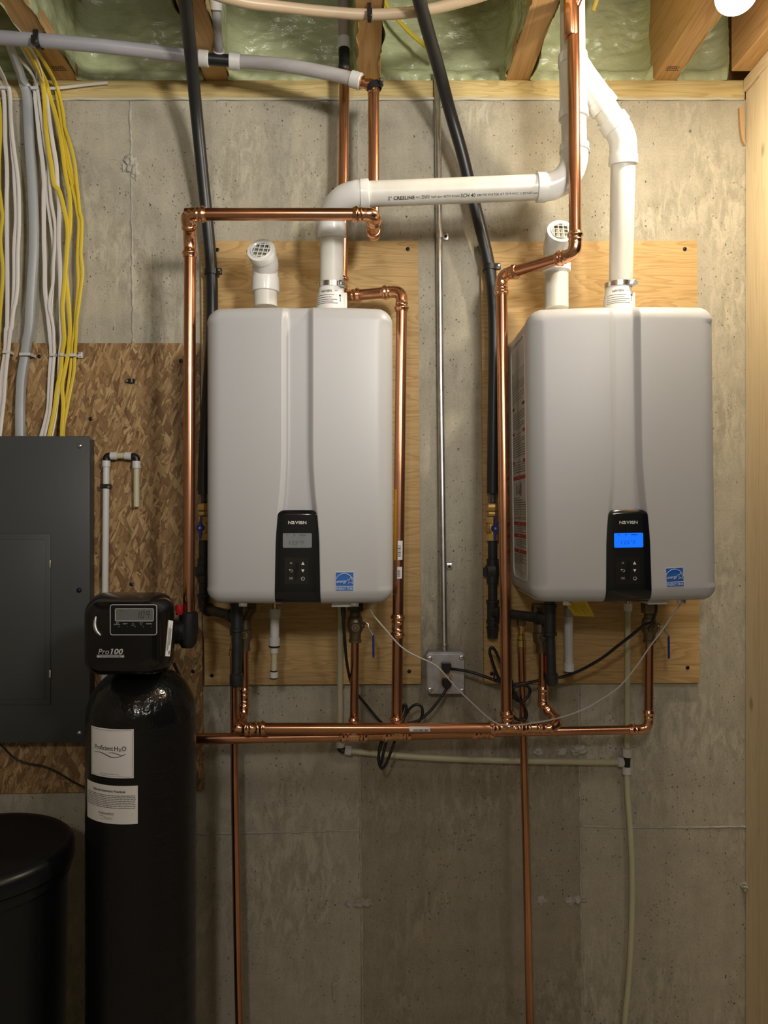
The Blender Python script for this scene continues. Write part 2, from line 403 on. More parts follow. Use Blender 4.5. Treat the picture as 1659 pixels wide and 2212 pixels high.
M['brass'] = simple('brass', (0.74, 0.52, 0.20), 0.28, 1.0)
M['bronze'] = simple('bronze_valve', (0.20, 0.155, 0.10), 0.42, 0.8)
M['blue_handle'] = simple('blue_handle', (0.012, 0.03, 0.26), 0.4)
M['red'] = simple('red_plastic', (0.42, 0.012, 0.02), 0.4)
M['pex_grey'] = simple('grey_pipe', (0.34, 0.335, 0.375), 0.35, var=((0.42, 0.41, 0.45), 4, (1, 4, 4)))
M['pex_clear'] = simple('translucent_pipe', (0.52, 0.505, 0.51), 0.28, var=((0.44, 0.41, 0.41), 6, (1, 4, 4)))
M['pex_ring'] = simple('white_ring', (0.66, 0.655, 0.64), 0.35)
M['pex_tan'] = simple('tan_pipe', (0.60, 0.46, 0.31), 0.35)
M['pex_brown'] = simple('brown_grey_pipe', (0.36, 0.29, 0.26), 0.4)
M['cream'] = simple('cream_pipe', (0.62, 0.59, 0.41), 0.35, var=((0.55, 0.52, 0.35), 6, (1, 1, 1)))
M['cable_white'] = simple('white_cable', (0.78, 0.745, 0.71), 0.38)
M['cable_yellow'] = simple('yellow_cable', (0.75, 0.56, 0.05), 0.38)
M['cable_grey'] = simple('grey_cable', (0.40, 0.42, 0.44), 0.36, bmp=(30, 0.25, 0.003, (1, 1, 2)))
M['panel'] = simple('panel_grey', (0.058, 0.061, 0.062), 0.42)
M['cord'] = simple('black_cord', (0.010, 0.010, 0.011), 0.40)
M['wire'] = simple('grey_wire', (0.52, 0.50, 0.49), 0.32)
M['yellow_card'] = simple('yellow_card', (0.78, 0.56, 0.03), 0.6)
M['receptacle'] = simple('tan_receptacle', (0.56, 0.40, 0.24), 0.5)
M['tank'] = simple('black_tank', (0.007, 0.007, 0.008), 0.22, bmp=(9, 0.30, 0.003, (1.5, 1.5, 60)), spec=0.35)
M['tank_dome'] = simple('black_tank_dome', (0.007, 0.007, 0.007), 0.16, bmp=(22, 0.5, 0.010), spec=0.45)
M['head'] = simple('black_head', (0.006, 0.006, 0.0065), 0.16, spec=0.5)
M['brine'] = simple('brine_black', (0.008, 0.009, 0.011), 0.34, spec=0.4)
M['screw'] = simple('dark_screw', (0.03, 0.028, 0.045), 0.4, 0.7)
M['throat'] = simple('pipe_throat', (0.33, 0.33, 0.26), 0.6)
M['amber'] = simple('amber_label', (0.60, 0.28, 0.015), 0.5)
M['porcelain'] = simple('porcelain', (0.75, 0.74, 0.70), 0.3)
M['scrap'] = simple('wood_scrap', (0.50, 0.32, 0.15), 0.7, bmp=(60, 0.5, 0.003))
M['bulb'] = emis('bulb_glow', (1.0, 0.87, 0.64), BULB_STRENGTH, (0.8, 0.8, 0.8))
# ================================================================== SETTING
Z_SILL_B, Z_SILL_T, Z_SUB = CZ+1.164, CZ+1.220, CZ+1.490
X_L, X_R, Y_F = -2.3, 3.0, -5.2
b = BM(); box(b, (X_L-0.2, 0, -0.1), (X_R, 0.22, Z_SILL_B))
wall_back = tag(obj('wall_back', b, M['concrete'], smooth=False), 'poured grey concrete basement wall behind the heaters', kind='structure')
b = BM(); box(b, (X_L-0.2, Y_F-0.2, -0.1), (X_R, 0, 0)); tag(obj('floor', b, M['concrete'], smooth=False), kind='structure')
b = BM(); box(b, (X_L-0.2, Y_F, 0), (X_L, 0, Z_SUB)); tag(obj('wall_left', b, M['concrete'], smooth=False), kind='structure')
b = BM(); box(b, (X_L-0.2, Y_F-0.2, 0), (X_R, Y_F, Z_SUB)); tag(obj('wall_front', b, M['concrete'], smooth=False), kind='structure')
# --- cast marks on the wall: form seams, ties
def ridge(pts, r, d=0.0, wob=1.2, m='concrete_plain', name='form_seam'):
    b = BM(); path = []
    for (x0, y0), (x1, y1) in zip(pts, pts[1:]):
        n = max(2, int(math.hypot(x1-x0, y1-y0)/9))
        for k in range(n):
            t = k/n; path.append(P(lerp(x0, x1, t)+random.uniform(-wob, wob), lerp(y0, y1, t)+random.uniform(-wob, wob), d))
    path.append(P(*pts[-1], d))
    rr = [r*random.uniform(0.55, 1.25) for _ in path]
    sweep(b, path, rr, 6); obj(name, b, M[m], wall_back)
ridge([(282, 220), (285, 480), (288, 742)], 0.0040)
ridge([(771, 222), (774, 520)], 0.0018)
ridge([(776, 1480), (779, 1800), (782, 2010), (785, 2230)], 0.0034)
ridge([(1249, 1484), (1254, 1800), (1256, 2000), (1259, 2230)], 0.0034)
ridge([(415, 1801), (560, 1799), (779, 1794)], 0.0030)
ridge([(1256, 1784), (1340, 1788), (1500, 1787), (1616, 1786)], 0.0034, wob=0.8)
def lump(px, py, rx, rz, dep, seed, name='tie_patch', m='concrete_plain'):
    b = BM(); c = P(px, py, 0.0)
    bmesh.ops.create_icosphere(b, subdivisions=4, radius=0.9)
    for v in b.verts:
        n = noise.noise(v.co*2.2+Vector((seed, 0, 0)))*0.55+noise.noise(v.co*5+Vector((0, seed, 0)))*0.24+noise.noise(v.co*12+Vector((0, seed, 3)))*0.07
        v.co = c+Vector((v.co.x*rx*(1+n), v.co.y*dep*(1+1.2*n), v.co.z*rz*(1+n)))
    obj(name, b, M[m], wall_back)
lump(284, 352, 0.020, 0.026, 0.010, 1); lump(292, 372, 0.012, 0.022, 0.006, 2); lump(268, 362, 0.010, 0.013, 0.005, 3)
lump(782, 1950, 0.024, 0.013, 0.012, 4); lump(752, 1952, 0.010, 0.011, 0.005, 5); lump(797, 1949, 0.010, 0.012, 0.008, 16)
lump(1252, 1942, 0.022, 0.012, 0.010, 6); lump(1230, 1946, 0.012, 0.013, 0.004, 7); lump(1170, 1945, 0.014, 0.013, 0.004, 8)
lump(1252, 1620, 0.026, 0.017, 0.009, 9); lump(1215, 1626, 0.013, 0.014, 0.004, 10); lump(1163, 1625, 0.014, 0.012, 0.005, 11)
lump(722, 2140, 0.006, 0.036, 0.006, 12); lump(722, 2125, 0.009, 0.010, 0.008, 13)
lump(765, 1625, 0.022, 0.012, 0.005, 14); lump(1608, 1912, 0.014, 0.012, 0.02, 15); lump(693, 1955, 0.009, 0.012, 0.003, 17)
# fine rings left by the form-tie cones
for (px, py, r) in ((190, 358, 0.024), (245, 357, 0.019), (315, 370, 0.009), (662, 1955, 0.011), (598, 1948, 0.012), (1290, 1627, 0.013), (828, 325, 0.011), (290, 683, 0.012), (345, 690, 0.011), (600, 1953, 0.010)):
    b = BM(); c = P(px, py, 0)
    for rr in (r, r*0.55):
        ring = [c+Vector((math.cos(a)*rr*1.15*random.uniform(0.94, 1.06), random.uniform(-0.0003, 0.0008), math.sin(a)*rr*0.85)) for a in [2*math.pi*k/18 for k in range(16)]]
        sweep(b, ring, 0.0011, 5)
    obj('tie_ring', b, M['concrete_plain'], wall_back)
# --- sill plate and its gasket
b = BM(); box(b, (X_L, 0.0, Z_SILL_B+0.003), (1.02, 0.14, Z_SILL_T), 0.004, 2)
for v in b.verts:
    if v.co.z < Z_SILL_B+0.012 and v.co.y < 0.02: v.co.z += 0.0
obj('sill_plate', b, M['sill'], wall_back)
b = BM()
sweep(b, [Vector((lerp(X_L, 1.015, k/90), -0.003+0.002*math.sin(k*1.7), Z_SILL_B+0.001*math.sin(k*2.3))) for k in range(91)], 0.0042, 8)
obj('sill_gasket', b, M['gasket'], wall_back)
# --- ceiling: subfloor, joists, foam
b = BM(); box(b, (X_L-0.2, Y_F, Z_SUB), (X_R, 0.2, Z_SUB+0.03)); ceiling = tag(obj('ceiling', b, M['subfloor'], smooth=False), 'joisted ceiling above the heaters', kind='structure')
b = BM(); box(b, (X_L-0.2, 0.10, Z_SILL_T), (X_R, 0.14, Z_SUB)); obj('rim_board', b, M['joist'], ceiling)
JX = [-1.32, -0.897, -0.4714, -0.044, 0.3775, 0.792, 0.995, 1.42, 1.85, 2.28]; JW = 0.034; SK = 0.0238
def sk(x, d): return x+SK*d
def joist(x, d0, d1, solid=False, z0=Z_SILL_T):
    b = BM()
    def slab(w, za, zb):
        vs = box(b, (-w, -d1, za), (w, -d0, zb), 0.002, 1)
        for v in vs: v.co.x = sk(x+v.co.x, -v.co.y)
    if solid: slab(JW, z0, Z_SUB)
    else:
        slab(JW, z0, z0+0.040); slab(0.006, z0+0.04, Z_SUB-0.04); slab(JW, Z_SUB-0.04, Z_SUB)
    return obj('floor_joist', b, M['joist'], ceiling, smooth=False)
JO = []
for i, x in enumerate(JX): JO.append(joist(x, -0.10 if i != 6 else 0.04, 4.9, solid=(i in (5, 6))))
# illegible grade stamps on the joist undersides
for (ji, px, py, seed) in ((1, 137, 147, 0), (5, 1448, 158, 1)):
    b = BM(); random.seed(seed)
    for row in range(3):
        x = -0.016
        while x < 0.018:
            w = random.uniform(0.002, 0.005); d = 0.045+row*0.008
            z = Z_SILL_T-0.0006
            xx = sk(JX[ji]+x, d)
            b.faces.new([b.verts.new((xx, -d, z)), b.verts.new((xx+w, -d, z)), b.verts.new((xx+w, -d-0.0045, z)), b.verts.new((xx, -d-0.0045, z))]); x += w+0.0016
    for f in b.faces: f.normal_update()
    obj('grade_stamp', b, M['dark_print'], ceiling, smooth=False)
random.seed(11)
def foam_bay(xa, xb, la, lb, seed):
    """closed-cell foam sprayed over the rim and up the joist sides between two joists"""
    b = BM(); path = []
    A = xa+JW-0.006; B = xb-JW+0.006
    R = 0.05; back = -0.045
    n1 = max(2, int((la-back-R)/0.012)) if la > back+R else 0
    for k in range(n1): path.append((A, lerp(la, back+R, k/n1)))
    for k in range(9):
        a = k/8*math.pi/2; path.append((A+R-R*math.cos(a), back+R-R*math.sin(a)))
    n2 = int((B-A-2*R)/0.006)
    for k in range(1, n2): path.append((lerp(A+R, B-R, k/n2), back))
    for k in range(9):
        a = k/8*math.pi/2; path.append((B-R+R*math.sin(a), back+R-R*math.cos(a)))
    n3 = max(2, int((lb-back-R)/0.012)) if lb > back+R else 0
    for k in range(1, n3+1): path.append((B, lerp(back+R, lb, k/n3)))
    NZ = 44; rows = []
    N = len(path)
    for j in range(NZ+1):
        z = lerp(Z_SILL_T-0.004, Z_SUB+0.01, (j/NZ)**1.15); row = []
        for i, (x, d) in enumerate(path):
            a = path[max(0, i-1)]; c = path[min(N-1, i+1)]
            nx, ndd = (c[1]-a[1]), -(c[0]-a[0]); L = math.hypot(nx, ndd) or 1; nx, ndd = nx/L, ndd/L
            nx, ndd = -nx, -ndd
            q = Vector((x*7+seed*9, d*7, z*10)); q2 = Vector((x*26+seed*5, d*26, z*44+noise.noise(q)*3))
            h = 0.016*noise.noise(q)+0.0065*noise.noise(q2)+0.002*noise.noise(q2*2.7)
            zb = max(0.0, 1-(z-Z_SILL_T)/0.055)
            on_rim = 1.0 if d < 0.0 else 0.25
            h += on_rim*(0.026*zb*zb*(0.75+0.9*noise.noise(Vector((x*34+seed, 3, z*8))))+0.018*math.sin(min(1, zb)*math.pi))
            q3 = 0.004 if N-3 < i or i < 2 else 0
            dd = d+ndd*h
            xx = x+nx*h if d > 0.02 else x+nx*h*0.5
            row.append(b.verts.new((sk(xx, max(dd, 0)), -dd, z)))
        rows.append(row)
    for j in range(NZ):
        for i in range(N-1): b.faces.new((rows[j][i], rows[j][i+1], rows[j+1][i+1], rows[j+1][i]))
    bmesh.ops.recalc_face_normals(b, faces=b.faces)
    return obj('foam_fill', b, M['foam'], ceiling)
for k, (i, la, lb) in enumerate(((0, 0.8, 0.8), (1, 0.9, 0.9), (2, 0.9, 0.9), (3, 0.9, 0.9), (4, 0.9, 0.012), (5, 0.9, 0.012))):
    foam_bay(JX[i], JX[i+1], la, lb, k)
# --- stud partition at the edge of the frame
b = BM(); box(b, (1.019, -0.088, 0.04), (1.108, -0.002, Z_SILL_T-0.038), 0.003, 2)
wall_right = tag(obj('wall_right', b, M['stud'], None, smooth=False), 'bare stud partition meeting the concrete wall', kind='structure')
b = BM(); box(b, (1.014, -0.176, 0.04), (1.102, -0.0895, Z_SILL_T-0.038), 0.003, 2); obj('stud', b, M['stud'], wall_right, smooth=False)
b = BM(); box(b, (1.0125, -3.6, Z_SILL_T-0.037), (1.101, -0.002, Z_SILL_T-0.001), 0.003, 2); obj('top_plate', b, M['plate'], wall_right, smooth=False)
b = BM(); box(b, (1.014, -3.6, 0.0), (1.102, -0.002, 0.039), 0.003, 2); obj('bottom_plate', b, M['plate'], wall_right, smooth=False)
b = BM()
prism(b, PP([(1597, 232, 0.012), (1607, 226, 0.012), (1609, 312, 0.012), (1603, 300, 0.012), (1599, 270, 0.012)]), Vector((0, 0.010, 0)))
thing('wood_scrap', b, M['scrap'], 'splintered wood scrap caught between the concrete and the stud partition', 'scrap')
# small knot nails on the stud are left to the wood grain
# --- the bulb in its holder under the joist
bp = BULB_POS
root = empty('light_bulb', (bp.x, bp.y, Z_SILL_T), 'glowing round light bulb in a porcelain holder under a joist', 'light bulb')
AXB = Vector((0, -0.72, -0.69)).normalized(); hb = bp-AXB*0.068
b = BM(); rod(b, (hb.x, hb.y, Z_SILL_T), (hb.x, hb.y, 0), [(0, 0.045), (0.010, 0.046), (0.018, 0.036), (0.024, 0.020)], 32); rod(b, hb-AXB*0.014, bp, [(0, 0.024), (0.022, 0.025), (0.024, 0.022)], 28); obj('holder', b, M['porcelain'], root)
b = BM(); rod(b, hb+AXB*0.006, bp+AXB, [(0, 0.0135), (0.022, 0.0145), (0.044, 0.034), (0.0615, 0.0452), (0.0615, 0.02)], 36); obj('neck', b, M['porcelain'], root)
b = BM(); prof = []
for k in range(15):
    a = k/14*math.pi/2; prof.append((0.062+0.045*math.sin(a), 0.045*math.cos(a)))
rod(b, hb+AXB*0.006, bp+AXB, prof, 36); obj('globe', b, M['bulb'], root)

# ================================================================== BOARDS AND PANEL ON THE WALL
def board(name, quad, th, m, label, cat, screws):
    z = quad; b = BM()
    pts = [P(x, y, th) for x, y in quad]
    prism(b, pts, Vector((0, th-0.0012, 0)))
    bmesh.ops.recalc_face_normals(b, faces=b.faces)
    o = thing(name, b, m, label, cat, smooth=False)
    for (x, y) in screws:
        b = BM(); p = P(x, y, th)
        rod(b, p+Vector((0, 0.003, 0)), p+Vector((0, -1, 0)), [(0, 0.0042), (0.0045, 0.0055), (0.006, 0.004), (0.0062, 0.0018), (0.005, 0.0014)], 12)
        s = obj('screw', b, M['screw'], o)
    return o
board('plywood_board', [(434, 520.5), (903, 520.5), (909.5, 1477), (442, 1480)], 0.018, M['ply'], 'plywood backing board behind the heater with the unlit display', 'board',
      [(881, 538), (884, 1450), (458, 1459), (470, 540)])
board('plywood_board', [(1039, 522), (1506, 520), (1511.5, 1475), (1046, 1477)], 0.018, M['ply'], 'plywood backing board behind the heater with the lit blue display', 'board',
      [(1479, 538), (1485, 1442), (1062, 1455)])
osb = board('strand_board', [(-260, 741), (431, 741), (439, 1708), (-260, 1718)], 0.0115, M['osb'], 'dark oriented strand board behind the grey electrical panel', 'board',
      [(85, 770), (391, 780), (196, 905), (284, 1262), (417, 1450)])
# --- electrical panel
pd = 0.075
root = empty('electrical_panel', P(0, 1274, 0.02), 'dark grey electrical panel fixed to the strand board', 'electrical panel')
def pbox(b, x0, y0, x1, y1, df, db, bev=0.0, mi=0):
    """box whose front face covers the pixel rectangle at distance df and reaches back to db"""
    a = P(x0, y1, df); c = P(x1, y0, df)
    return box(b, (a.x, -df, a.z), (c.x, -db, c.z), bev, 2, mi)
b = BM(); pbox(b, -330, 946, 188, 1601, 0.066, 0.012, 0.002); obj('box', b, M['panel'], root)
b = BM(); pbox(b, -340, 942, 193.5, 1605, pd, 0.067, 0.0025); cover = obj('cover', b, M['panel'], root)
b = BM(); pbox(b, -260, 1153, 109, 1523, pd+0.004, pd+0.0005, 0.002); door = obj('door', b, M['panel'], root)
b = BM(); pbox(b, -240, 1165, 97, 1511, pd+0.0055, pd+0.0035, 0.0015); obj('door_field', b, M['panel'], door)
for y in (1219, 1456):
    b = BM(); pbox(b, 105.5, y-8.5, 109.5, y+8.5, pd+0.0065, pd+0.003, 0.0008); obj('hinge', b, M['steel'], door)
for (x, y, mm) in ((173, 963, 'galv'), (172, 1583, 'galv'), (171, 1275, 'screw')):
    b = BM(); p = P(x, y, pd); rod(b, p+Vector((0, 0.002, 0)), p+Vector((0, -1, 0)), [(0, 0.0072), (0.004, 0.0068), (0.0065, 0.004), (0.0068, 0.001)], 14); obj('screw', b, M[mm], root)

# ================================================================== WATER HEATERS
def heater(X0, ZT, ZB, rot, lit, label):
    W = 0.4475; H = ZT-ZB; Zc = (ZT+ZB)/2; hw = W/2
    D_MID, D_SEAM, CROWN, RE = 0.345, 0.292, 0.020, 0.034
    root = empty('water_heater', (X0, -0.03, Zc), label, 'water heater')
    R0 = 0.036                                   # corner radius seen from the front
    GW = [(ZB, 0.0548), (ZT-0.56, 0.0520), (ZT-0.535, 0.0505), (ZT-0.495, 0.0472), (ZT-0.455, 0.0425), (ZT-0.42, 0.0395), (ZT-0.38, 0.0372), (ZT-0.33, 0.0362), (ZT, 0.0362)]
    def gw(z): return interp(GW, z)
    def base_d(x): return D_MID+CROWN*(1-(x/hw)**2)
    def edge_drop(x, z):
        ax, az = abs(x), abs(z-Zc)
        qx, qz = ax-(hw-R0), az-(H/2-R0)
        if qx > 0 and qz > 0: s = R0-math.hypot(qx, qz)
        else: s = min(hw-ax, H/2-az)
        rx = RE
        if qx > 0 and qz <= 0: rx = 0.040
        s = max(0.0, s)
        if s >= rx: return 0.0
        return (rx - math.sqrt(max(0, rx*rx-(rx-s)**2)))*1.0
    # --- front cover: one grid whose columns follow the fluted centre channel
    zs = sorted(set([ZB+H*k/46 for k in range(47)] + [ZB+0.040*(1-math.cos(k/9*math.pi/2)) for k in range(10)] + [ZT-0.040*(1-math.cos(k/9*math.pi/2)) for k in range(10)]))
    def cols(z):
        g = gw(z); gi = g-0.0135; e = hw-0.042
        L = [-hw+0.042*(1-math.cos(k/10*math.pi/2)) for k in range(11)] + [lerp(-e, -g-0.002, k/10) for k in range(1, 11)]
        S = [-g-0.0005, -g+0.0018, lerp(-g, -gi, 0.35), lerp(-g, -gi, 0.65), -gi-0.0016, -gi+0.001]
        Cn = [lerp(-gi+0.001, 0, k/4) for k in range(1, 5)]
        h = L+S+Cn
        return h+[-x for x in h[-2::-1]]
    def ch_drop(x, z):
        g = gw(z); gi = g-0.0135; a = abs(x)
        if a >= g: return 0.0
        t = min(1, (g-a)/(g-gi)); t = t*t*(3-2*t)*0.25+t*0.75
        return 0.0150*t
    b = BM(); rows = []
    for z in zs:
        row = []
        for x in cols(z):
            xx, zz = x, z; qx, qz = abs(x)-(hw-R0), abs(z-Zc)-(H/2-R0)
            if qx > 0 and qz > 0:
                r = math.hypot(qx, qz)
                if r > R0:
                    xx = math.copysign(hw-R0+qx/r*R0, x); zz = Zc+math.copysign(H/2-R0+qz/r*R0, z-Zc)
            d = base_d(xx)-edge_drop(xx, zz)
            fade = min(1.0, (D_MID+CROWN-0.0-(base_d(xx)-d)-D_MID+0.03)/0.05)
            d -= ch_drop(xx, zz)*max(0.25, fade)
            row.append(b.verts.new((X0+xx, -d, zz)))
        rows.append(row)
    nC = len(rows[0])
    for j in range(len(rows)-1):
        for i in range(nC-1): b.faces.new((rows[j][i], rows[j][i+1], rows[j+1][i+1], rows[j+1][i]))
    loop = rows[0][:] + [r[-1] for r in rows[1:]] + rows[-1][-2::-1] + [r[0] for r in rows[-2:0:-1]]
    back = [b.verts.new((v.co.x, -D_SEAM, v.co.z)) for v in loop]
    n = len(loop)
    for i in range(n): b.faces.new((loop[i], back[i], back[(i+1) % n], loop[(i+1) % n]))
    b.faces.new(back)
    bmesh.ops.remove_doubles(b, verts=b.verts, dist=1e-5)
    bmesh.ops.recalc_face_normals(b, faces=b.faces)
    obj('front_cover', b, M['enamel'], root)
    # --- body behind the cover
    b = BM()
    prism(b, [Vector((X0+x, -0.289, z)) for x, z in rrect(0, Zc, W-0.007, H-0.008, R0-0.006, 6)], Vector((0, 0.289-0.026, 0)))
    bmesh.ops.recalc_face_normals(b, faces=b.faces); obj('casing', b, M['enamel_side'], root)
    # lip where cover meets casing
    b = BM(); sweep(b, [Vector((X0+x, -0.2905, z)) for x, z in rrect(0, Zc, W-0.004, H-0.005, R0-0.004, 6)]+[Vector((X0+hw-0.002, -0.2905, Zc+H/2-R0))], 0.0012, 6); obj('cover_seam', b, M['grey_dark_print'], root)
    # --- control panel
    PT = ZT-0.4835; b = BM(); rows = []; nz = 38; PH = PT-ZB-0.0005
    for j in range(nz+1):
        t = j/24*(PH-0.014)/PH if j <= 24 else 1-0.014/PH*(1-math.sin((j-24)/14*math.pi/2)); z = ZB+0.0005+PH*t
        if z > PT-0.014: z = PT-0.014*(1-math.sin(min(1, (z-(PT-0.014))/0.014)*math.pi/2)) if False else z
        w = gw(z)-0.0009
        up = PT-z
        if up < 0.013: w -= 0.013-math.sqrt(max(0, 0.013**2-(0.013-up)**2))
        row = []
        for i in range(25):
            s = -1+2*i/24; x = s*w
            d = base_d(x)-edge_drop(x, z)*0.9+0.0022-0.0018*abs(s)**6
            if up < 0.012: d -= (1-up/0.012)**2*0.006
            row.append(b.verts.new((X0+x, -d, z)))
        rows.append(row)
    for j in range(nz):
        for i in range(24): b.faces.new((rows[j][i], rows[j][i+1], rows[j+1][i+1], rows[j+1][i]))
    loop = rows[0][:] + [r[-1] for r in rows[1:]] + rows[-1][-2::-1] + [r[0] for r in rows[-2:0:-1]]
    back = [b.verts.new(v.co+Vector((0, 0.022, 0))) for v in loop]; n = len(loop)
    for i in range(n): b.faces.new((loop[i], back[i], back[(i+1) % n], loop[(i+1) % n]))
    b.faces.new(back); bmesh.ops.remove_doubles(b, verts=b.verts, dist=1e-5); bmesh.ops.recalc_face_normals(b, faces=b.faces)
    panel = obj('control_panel', b, M['glass_black'], root)
    df = D_MID+CROWN+0.0022
    k = 1.805/FPX                                # metres per photo pixel on this face
    def F(dx, dy, e=0.0006): return Vector((X0+dx*k, -(base_d(dx*k)+0.0022+e), PT-dy*k))
    # maker's name as lettered on the panel
    obj('lettering', word_bm('NaVIeN', (8, 7, 8, 1.7, 7, 8), 0.0072, 0.0425, face_mat(F(0, 27))), M['white_print'], panel, smooth=False)
    def flat(bm, pts, e): prism(bm, [F(x, y, e) for x, y in pts], Vector((0, 0.0008, 0)))
    b = BM(); flat(b, [(x, y) for x, y in rrect(0, 65.5, 62.5, 31.5, 2.5, 4)], 0.0007)
    screen = obj('display', b, M['lcd_blue'] if lit else M['lcd_grey'], panel, smooth=False, label='lit blue display' if lit else 'unlit grey display')
    m = M['lcd_digit_blue'] if lit else M['lcd_dark']
    b = text_bm('125°F', 0.0090, face_mat(F(-1, 70.5, 0.0012)), fitw=0.034, spacing=1.1)
    flag_one(b, F(-14.2, 66.3, 0.0012), 0.0016, 0.0012)
    obj('digits', b, m, screen, smooth=False)
    b = BM()
    for x, w in ((-21, 3), (-6, 4), (12, 14)): flat(b, [(x-w/2, 52.5), (x+w/2, 52.5), (x+w/2, 54.5), (x-w/2, 54.5)], 0.0012)
    obj('icon', b, m, screen, smooth=False)
    b = BM(); flat(b, rrect(-2, 131, 52, 57, 2, 3), 0.0003); pad = obj('keypad', b, M['keypad'], panel, smooth=False)
    e = 0.0010
    obj('key_mark', text_bm('M', 0.0046, face_mat(F(-13.5, 115, e)), sx=1.1), M['grey_print'], pad, smooth=False)
    obj('key_mark', text_bm('OK', 0.0055, face_mat(F(-13.5, 147.5, e)), sx=0.85), M['grey_print'], pad, smooth=False)
    b = BM(); flat(b, [(12, 111.5), (15.5, 118), (8.5, 118)], e); obj('key_mark', b, M['white_print'], pad, smooth=False)
    b = BM(); flat(b, [(12, 134.5), (15.5, 128), (8.5, 128)], e); obj('key_mark', b, M['white_print'], pad, smooth=False)
    b = BM(); sweep(b, [F(x, y, e) for x, y in ((-18, 129), (-11, 129), (-9.7, 130.2), (-9.7, 132), (-11, 133.5), (-15, 133.5))], 0.0005, 5)
    flat(b, [(-18.5, 129), (-15.5, 126.6), (-15.5, 131.2)], e); obj('key_mark', b, M['grey_print'], pad, smooth=False)
    b = BM(); sweep(b, [F(12+3.6*math.sin(a), 147.8-3.6*math.cos(a), e) for a in [math.radians(35+290*q/16) for q in range(17)]], 0.00045, 5)
    sweep(b, [F(12, 143.4, e), F(12, 147, e)], 0.00045, 5); obj('key_mark', b, M['white_print'], pad, smooth=False)
    # --- blue efficiency sticker: arc, script, star, bar of capitals
    sx0, sz0 = X0+(102 if not lit else 101)*k, ZB+(50.5 if not lit else 54)*k
    rs = math.radians(-0.3 if not lit else 2.2); ca, sa = math.cos(rs), math.sin(rs)
    def S(u, v, e=0.0):
        x = sx0+(u*ca-v*sa)*k; z = sz0+(u*sa+v*ca)*k
        return Vector((x, -(base_d(x-X0)-edge_drop(x-X0, z)+0.0007+e), z))
    def sflat(bm, pts, e): prism(bm, [S(u, v, e) for u, v in pts], Vector((0, 0.0006, 0)))
    def srect(bm, u0, v0, u1, v1, e):
        for q in range(6): sflat(bm, [(lerp(u0, u1, q/6), v0), (lerp(u0, u1, (q+1)/6), v0), (lerp(u0, u1, (q+1)/6), v1), (lerp(u0, u1, q/6), v1)], e)
        bmesh.ops.remove_doubles(bm, verts=bm.verts, dist=1e-6)
    b = BM(); srect(b, -19.8, -20.8, 19.8, 20.8, 0.0); stick = obj('sticker', b, M['white_print'], root, smooth=False, label='blue and white efficiency sticker')
    b = BM(); srect(b, -19, -9.4, 19, 20, 0.0004); srect(b, -19, -20, 19, -11, 0.0004)
    obj('sticker_field', b, M['blue_print'], stick, smooth=False)
    b = BM(); sweep(b, [S(-1+21.5*math.sin(a), -8+25.5*math.cos(a), 0.0009) for a in [math.radians(-57+114*q/24) for q in range(25)]], 0.00055, 5)
    st = [S(12.5+(8.2 if q % 2 == 0 else 3.4)*math.sin(math.pi*q/5), 1.8+(8.2 if q % 2 == 0 else 3.4)*math.cos(math.pi*q/5), 0.0009) for q in range(10)]
    sweep(b, st+[st[0], st[1]], 0.00055, 5); obj('emblem', b, M['white_print'], stick, smooth=False)
    mt = face_mat(S(-6.3, 0.6, 0.0010), rs+0.05)
    def hug(tb):
        for v in tb.verts: v.co.y = -(base_d(v.co.x-X0)-edge_drop(v.co.x-X0, v.co.z)+0.0018)
        return tb
    obj('script', hug(text_bm('energy', 0.0075, mt, shear=0.35, fitw=0.0245)), M['white_print'], stick, smooth=False)
    obj('capitals', hug(text_bm('ENERGY STAR', 0.0062, face_mat(S(0, -15.5, 0.0010), rs), fitw=0.0385, bold=0.004)), M['white_print'], stick, smooth=False)
    # --- flue collar and clamp, air collar
    VX = X0+(0.074 if not lit else 0.073); VD = 0.17; VY = -VD
    if not lit: VX = P(716, 640, VD).x
    else: VX = P(1340.5, 640, VD).x
    zt = ZT+0.041                                # printed part starts where the cover's top edge stops hiding it
    b = BM(); rod(b, (VX, VY, zt-0.05), (VX, VY, zt+1), [(0, 0.042), (0.04, 0.040), (0.030+0.04, 0.0385), (0.092, 0.0335), (0.114, 0.0325), (0.116, 0.030)], 40); col = obj('flue_collar', b, M['pvc_fit'], root)
    for a in (0.55, ):
        b = BM(); box(b, (VX+0.029, VY-0.010, zt-0.004), (VX+0.041, VY+0.010, zt+0.040), 0.003, 2); obj('collar_rib', b, M['pvc_fit'], col)
    b = BM()
    def CYL(u, z, r): a = u; return Vector((VX+r*math.sin(a), VY-r*math.cos(a), z))
    def tape(bm, a0, a1, z0, z1, r0, r1):
        n = max(2, int(abs(a1-a0)/0.12)); q = []
        for i in range(n+1):
            a = lerp(a0, a1, i/n); q.append((bm.verts.new(CYL(a, z0, r0)), bm.verts.new(CYL(a, z1, r1))))
        for i in range(n): bm.faces.new((q[i][0], q[i+1][0], q[i+1][1], q[i][1]))
    rc = lambda z: interp([(zt-0.01, 0.040), (zt+0.020, 0.0385), (zt+0.042, 0.0335), (zt+0.064, 0.0325)], z)+0.0006
    for i, (z, a1) in enumerate(((0.036, 0.62), (0.0255, 0.25), (0.019, 0.10), (0.0135, 0.45), (0.0085, 0.18), (0.004, 0.5))):
        if i == 0: tape(b, 0.30, a1, zt+z+0.0012, zt+z+0.002, rc(zt+z)+0.0002, rc(zt+z)+0.0002)
        else: tape(b, -1.1, a1, zt+z, zt+z+0.0011, rc(zt+z), rc(zt+z))
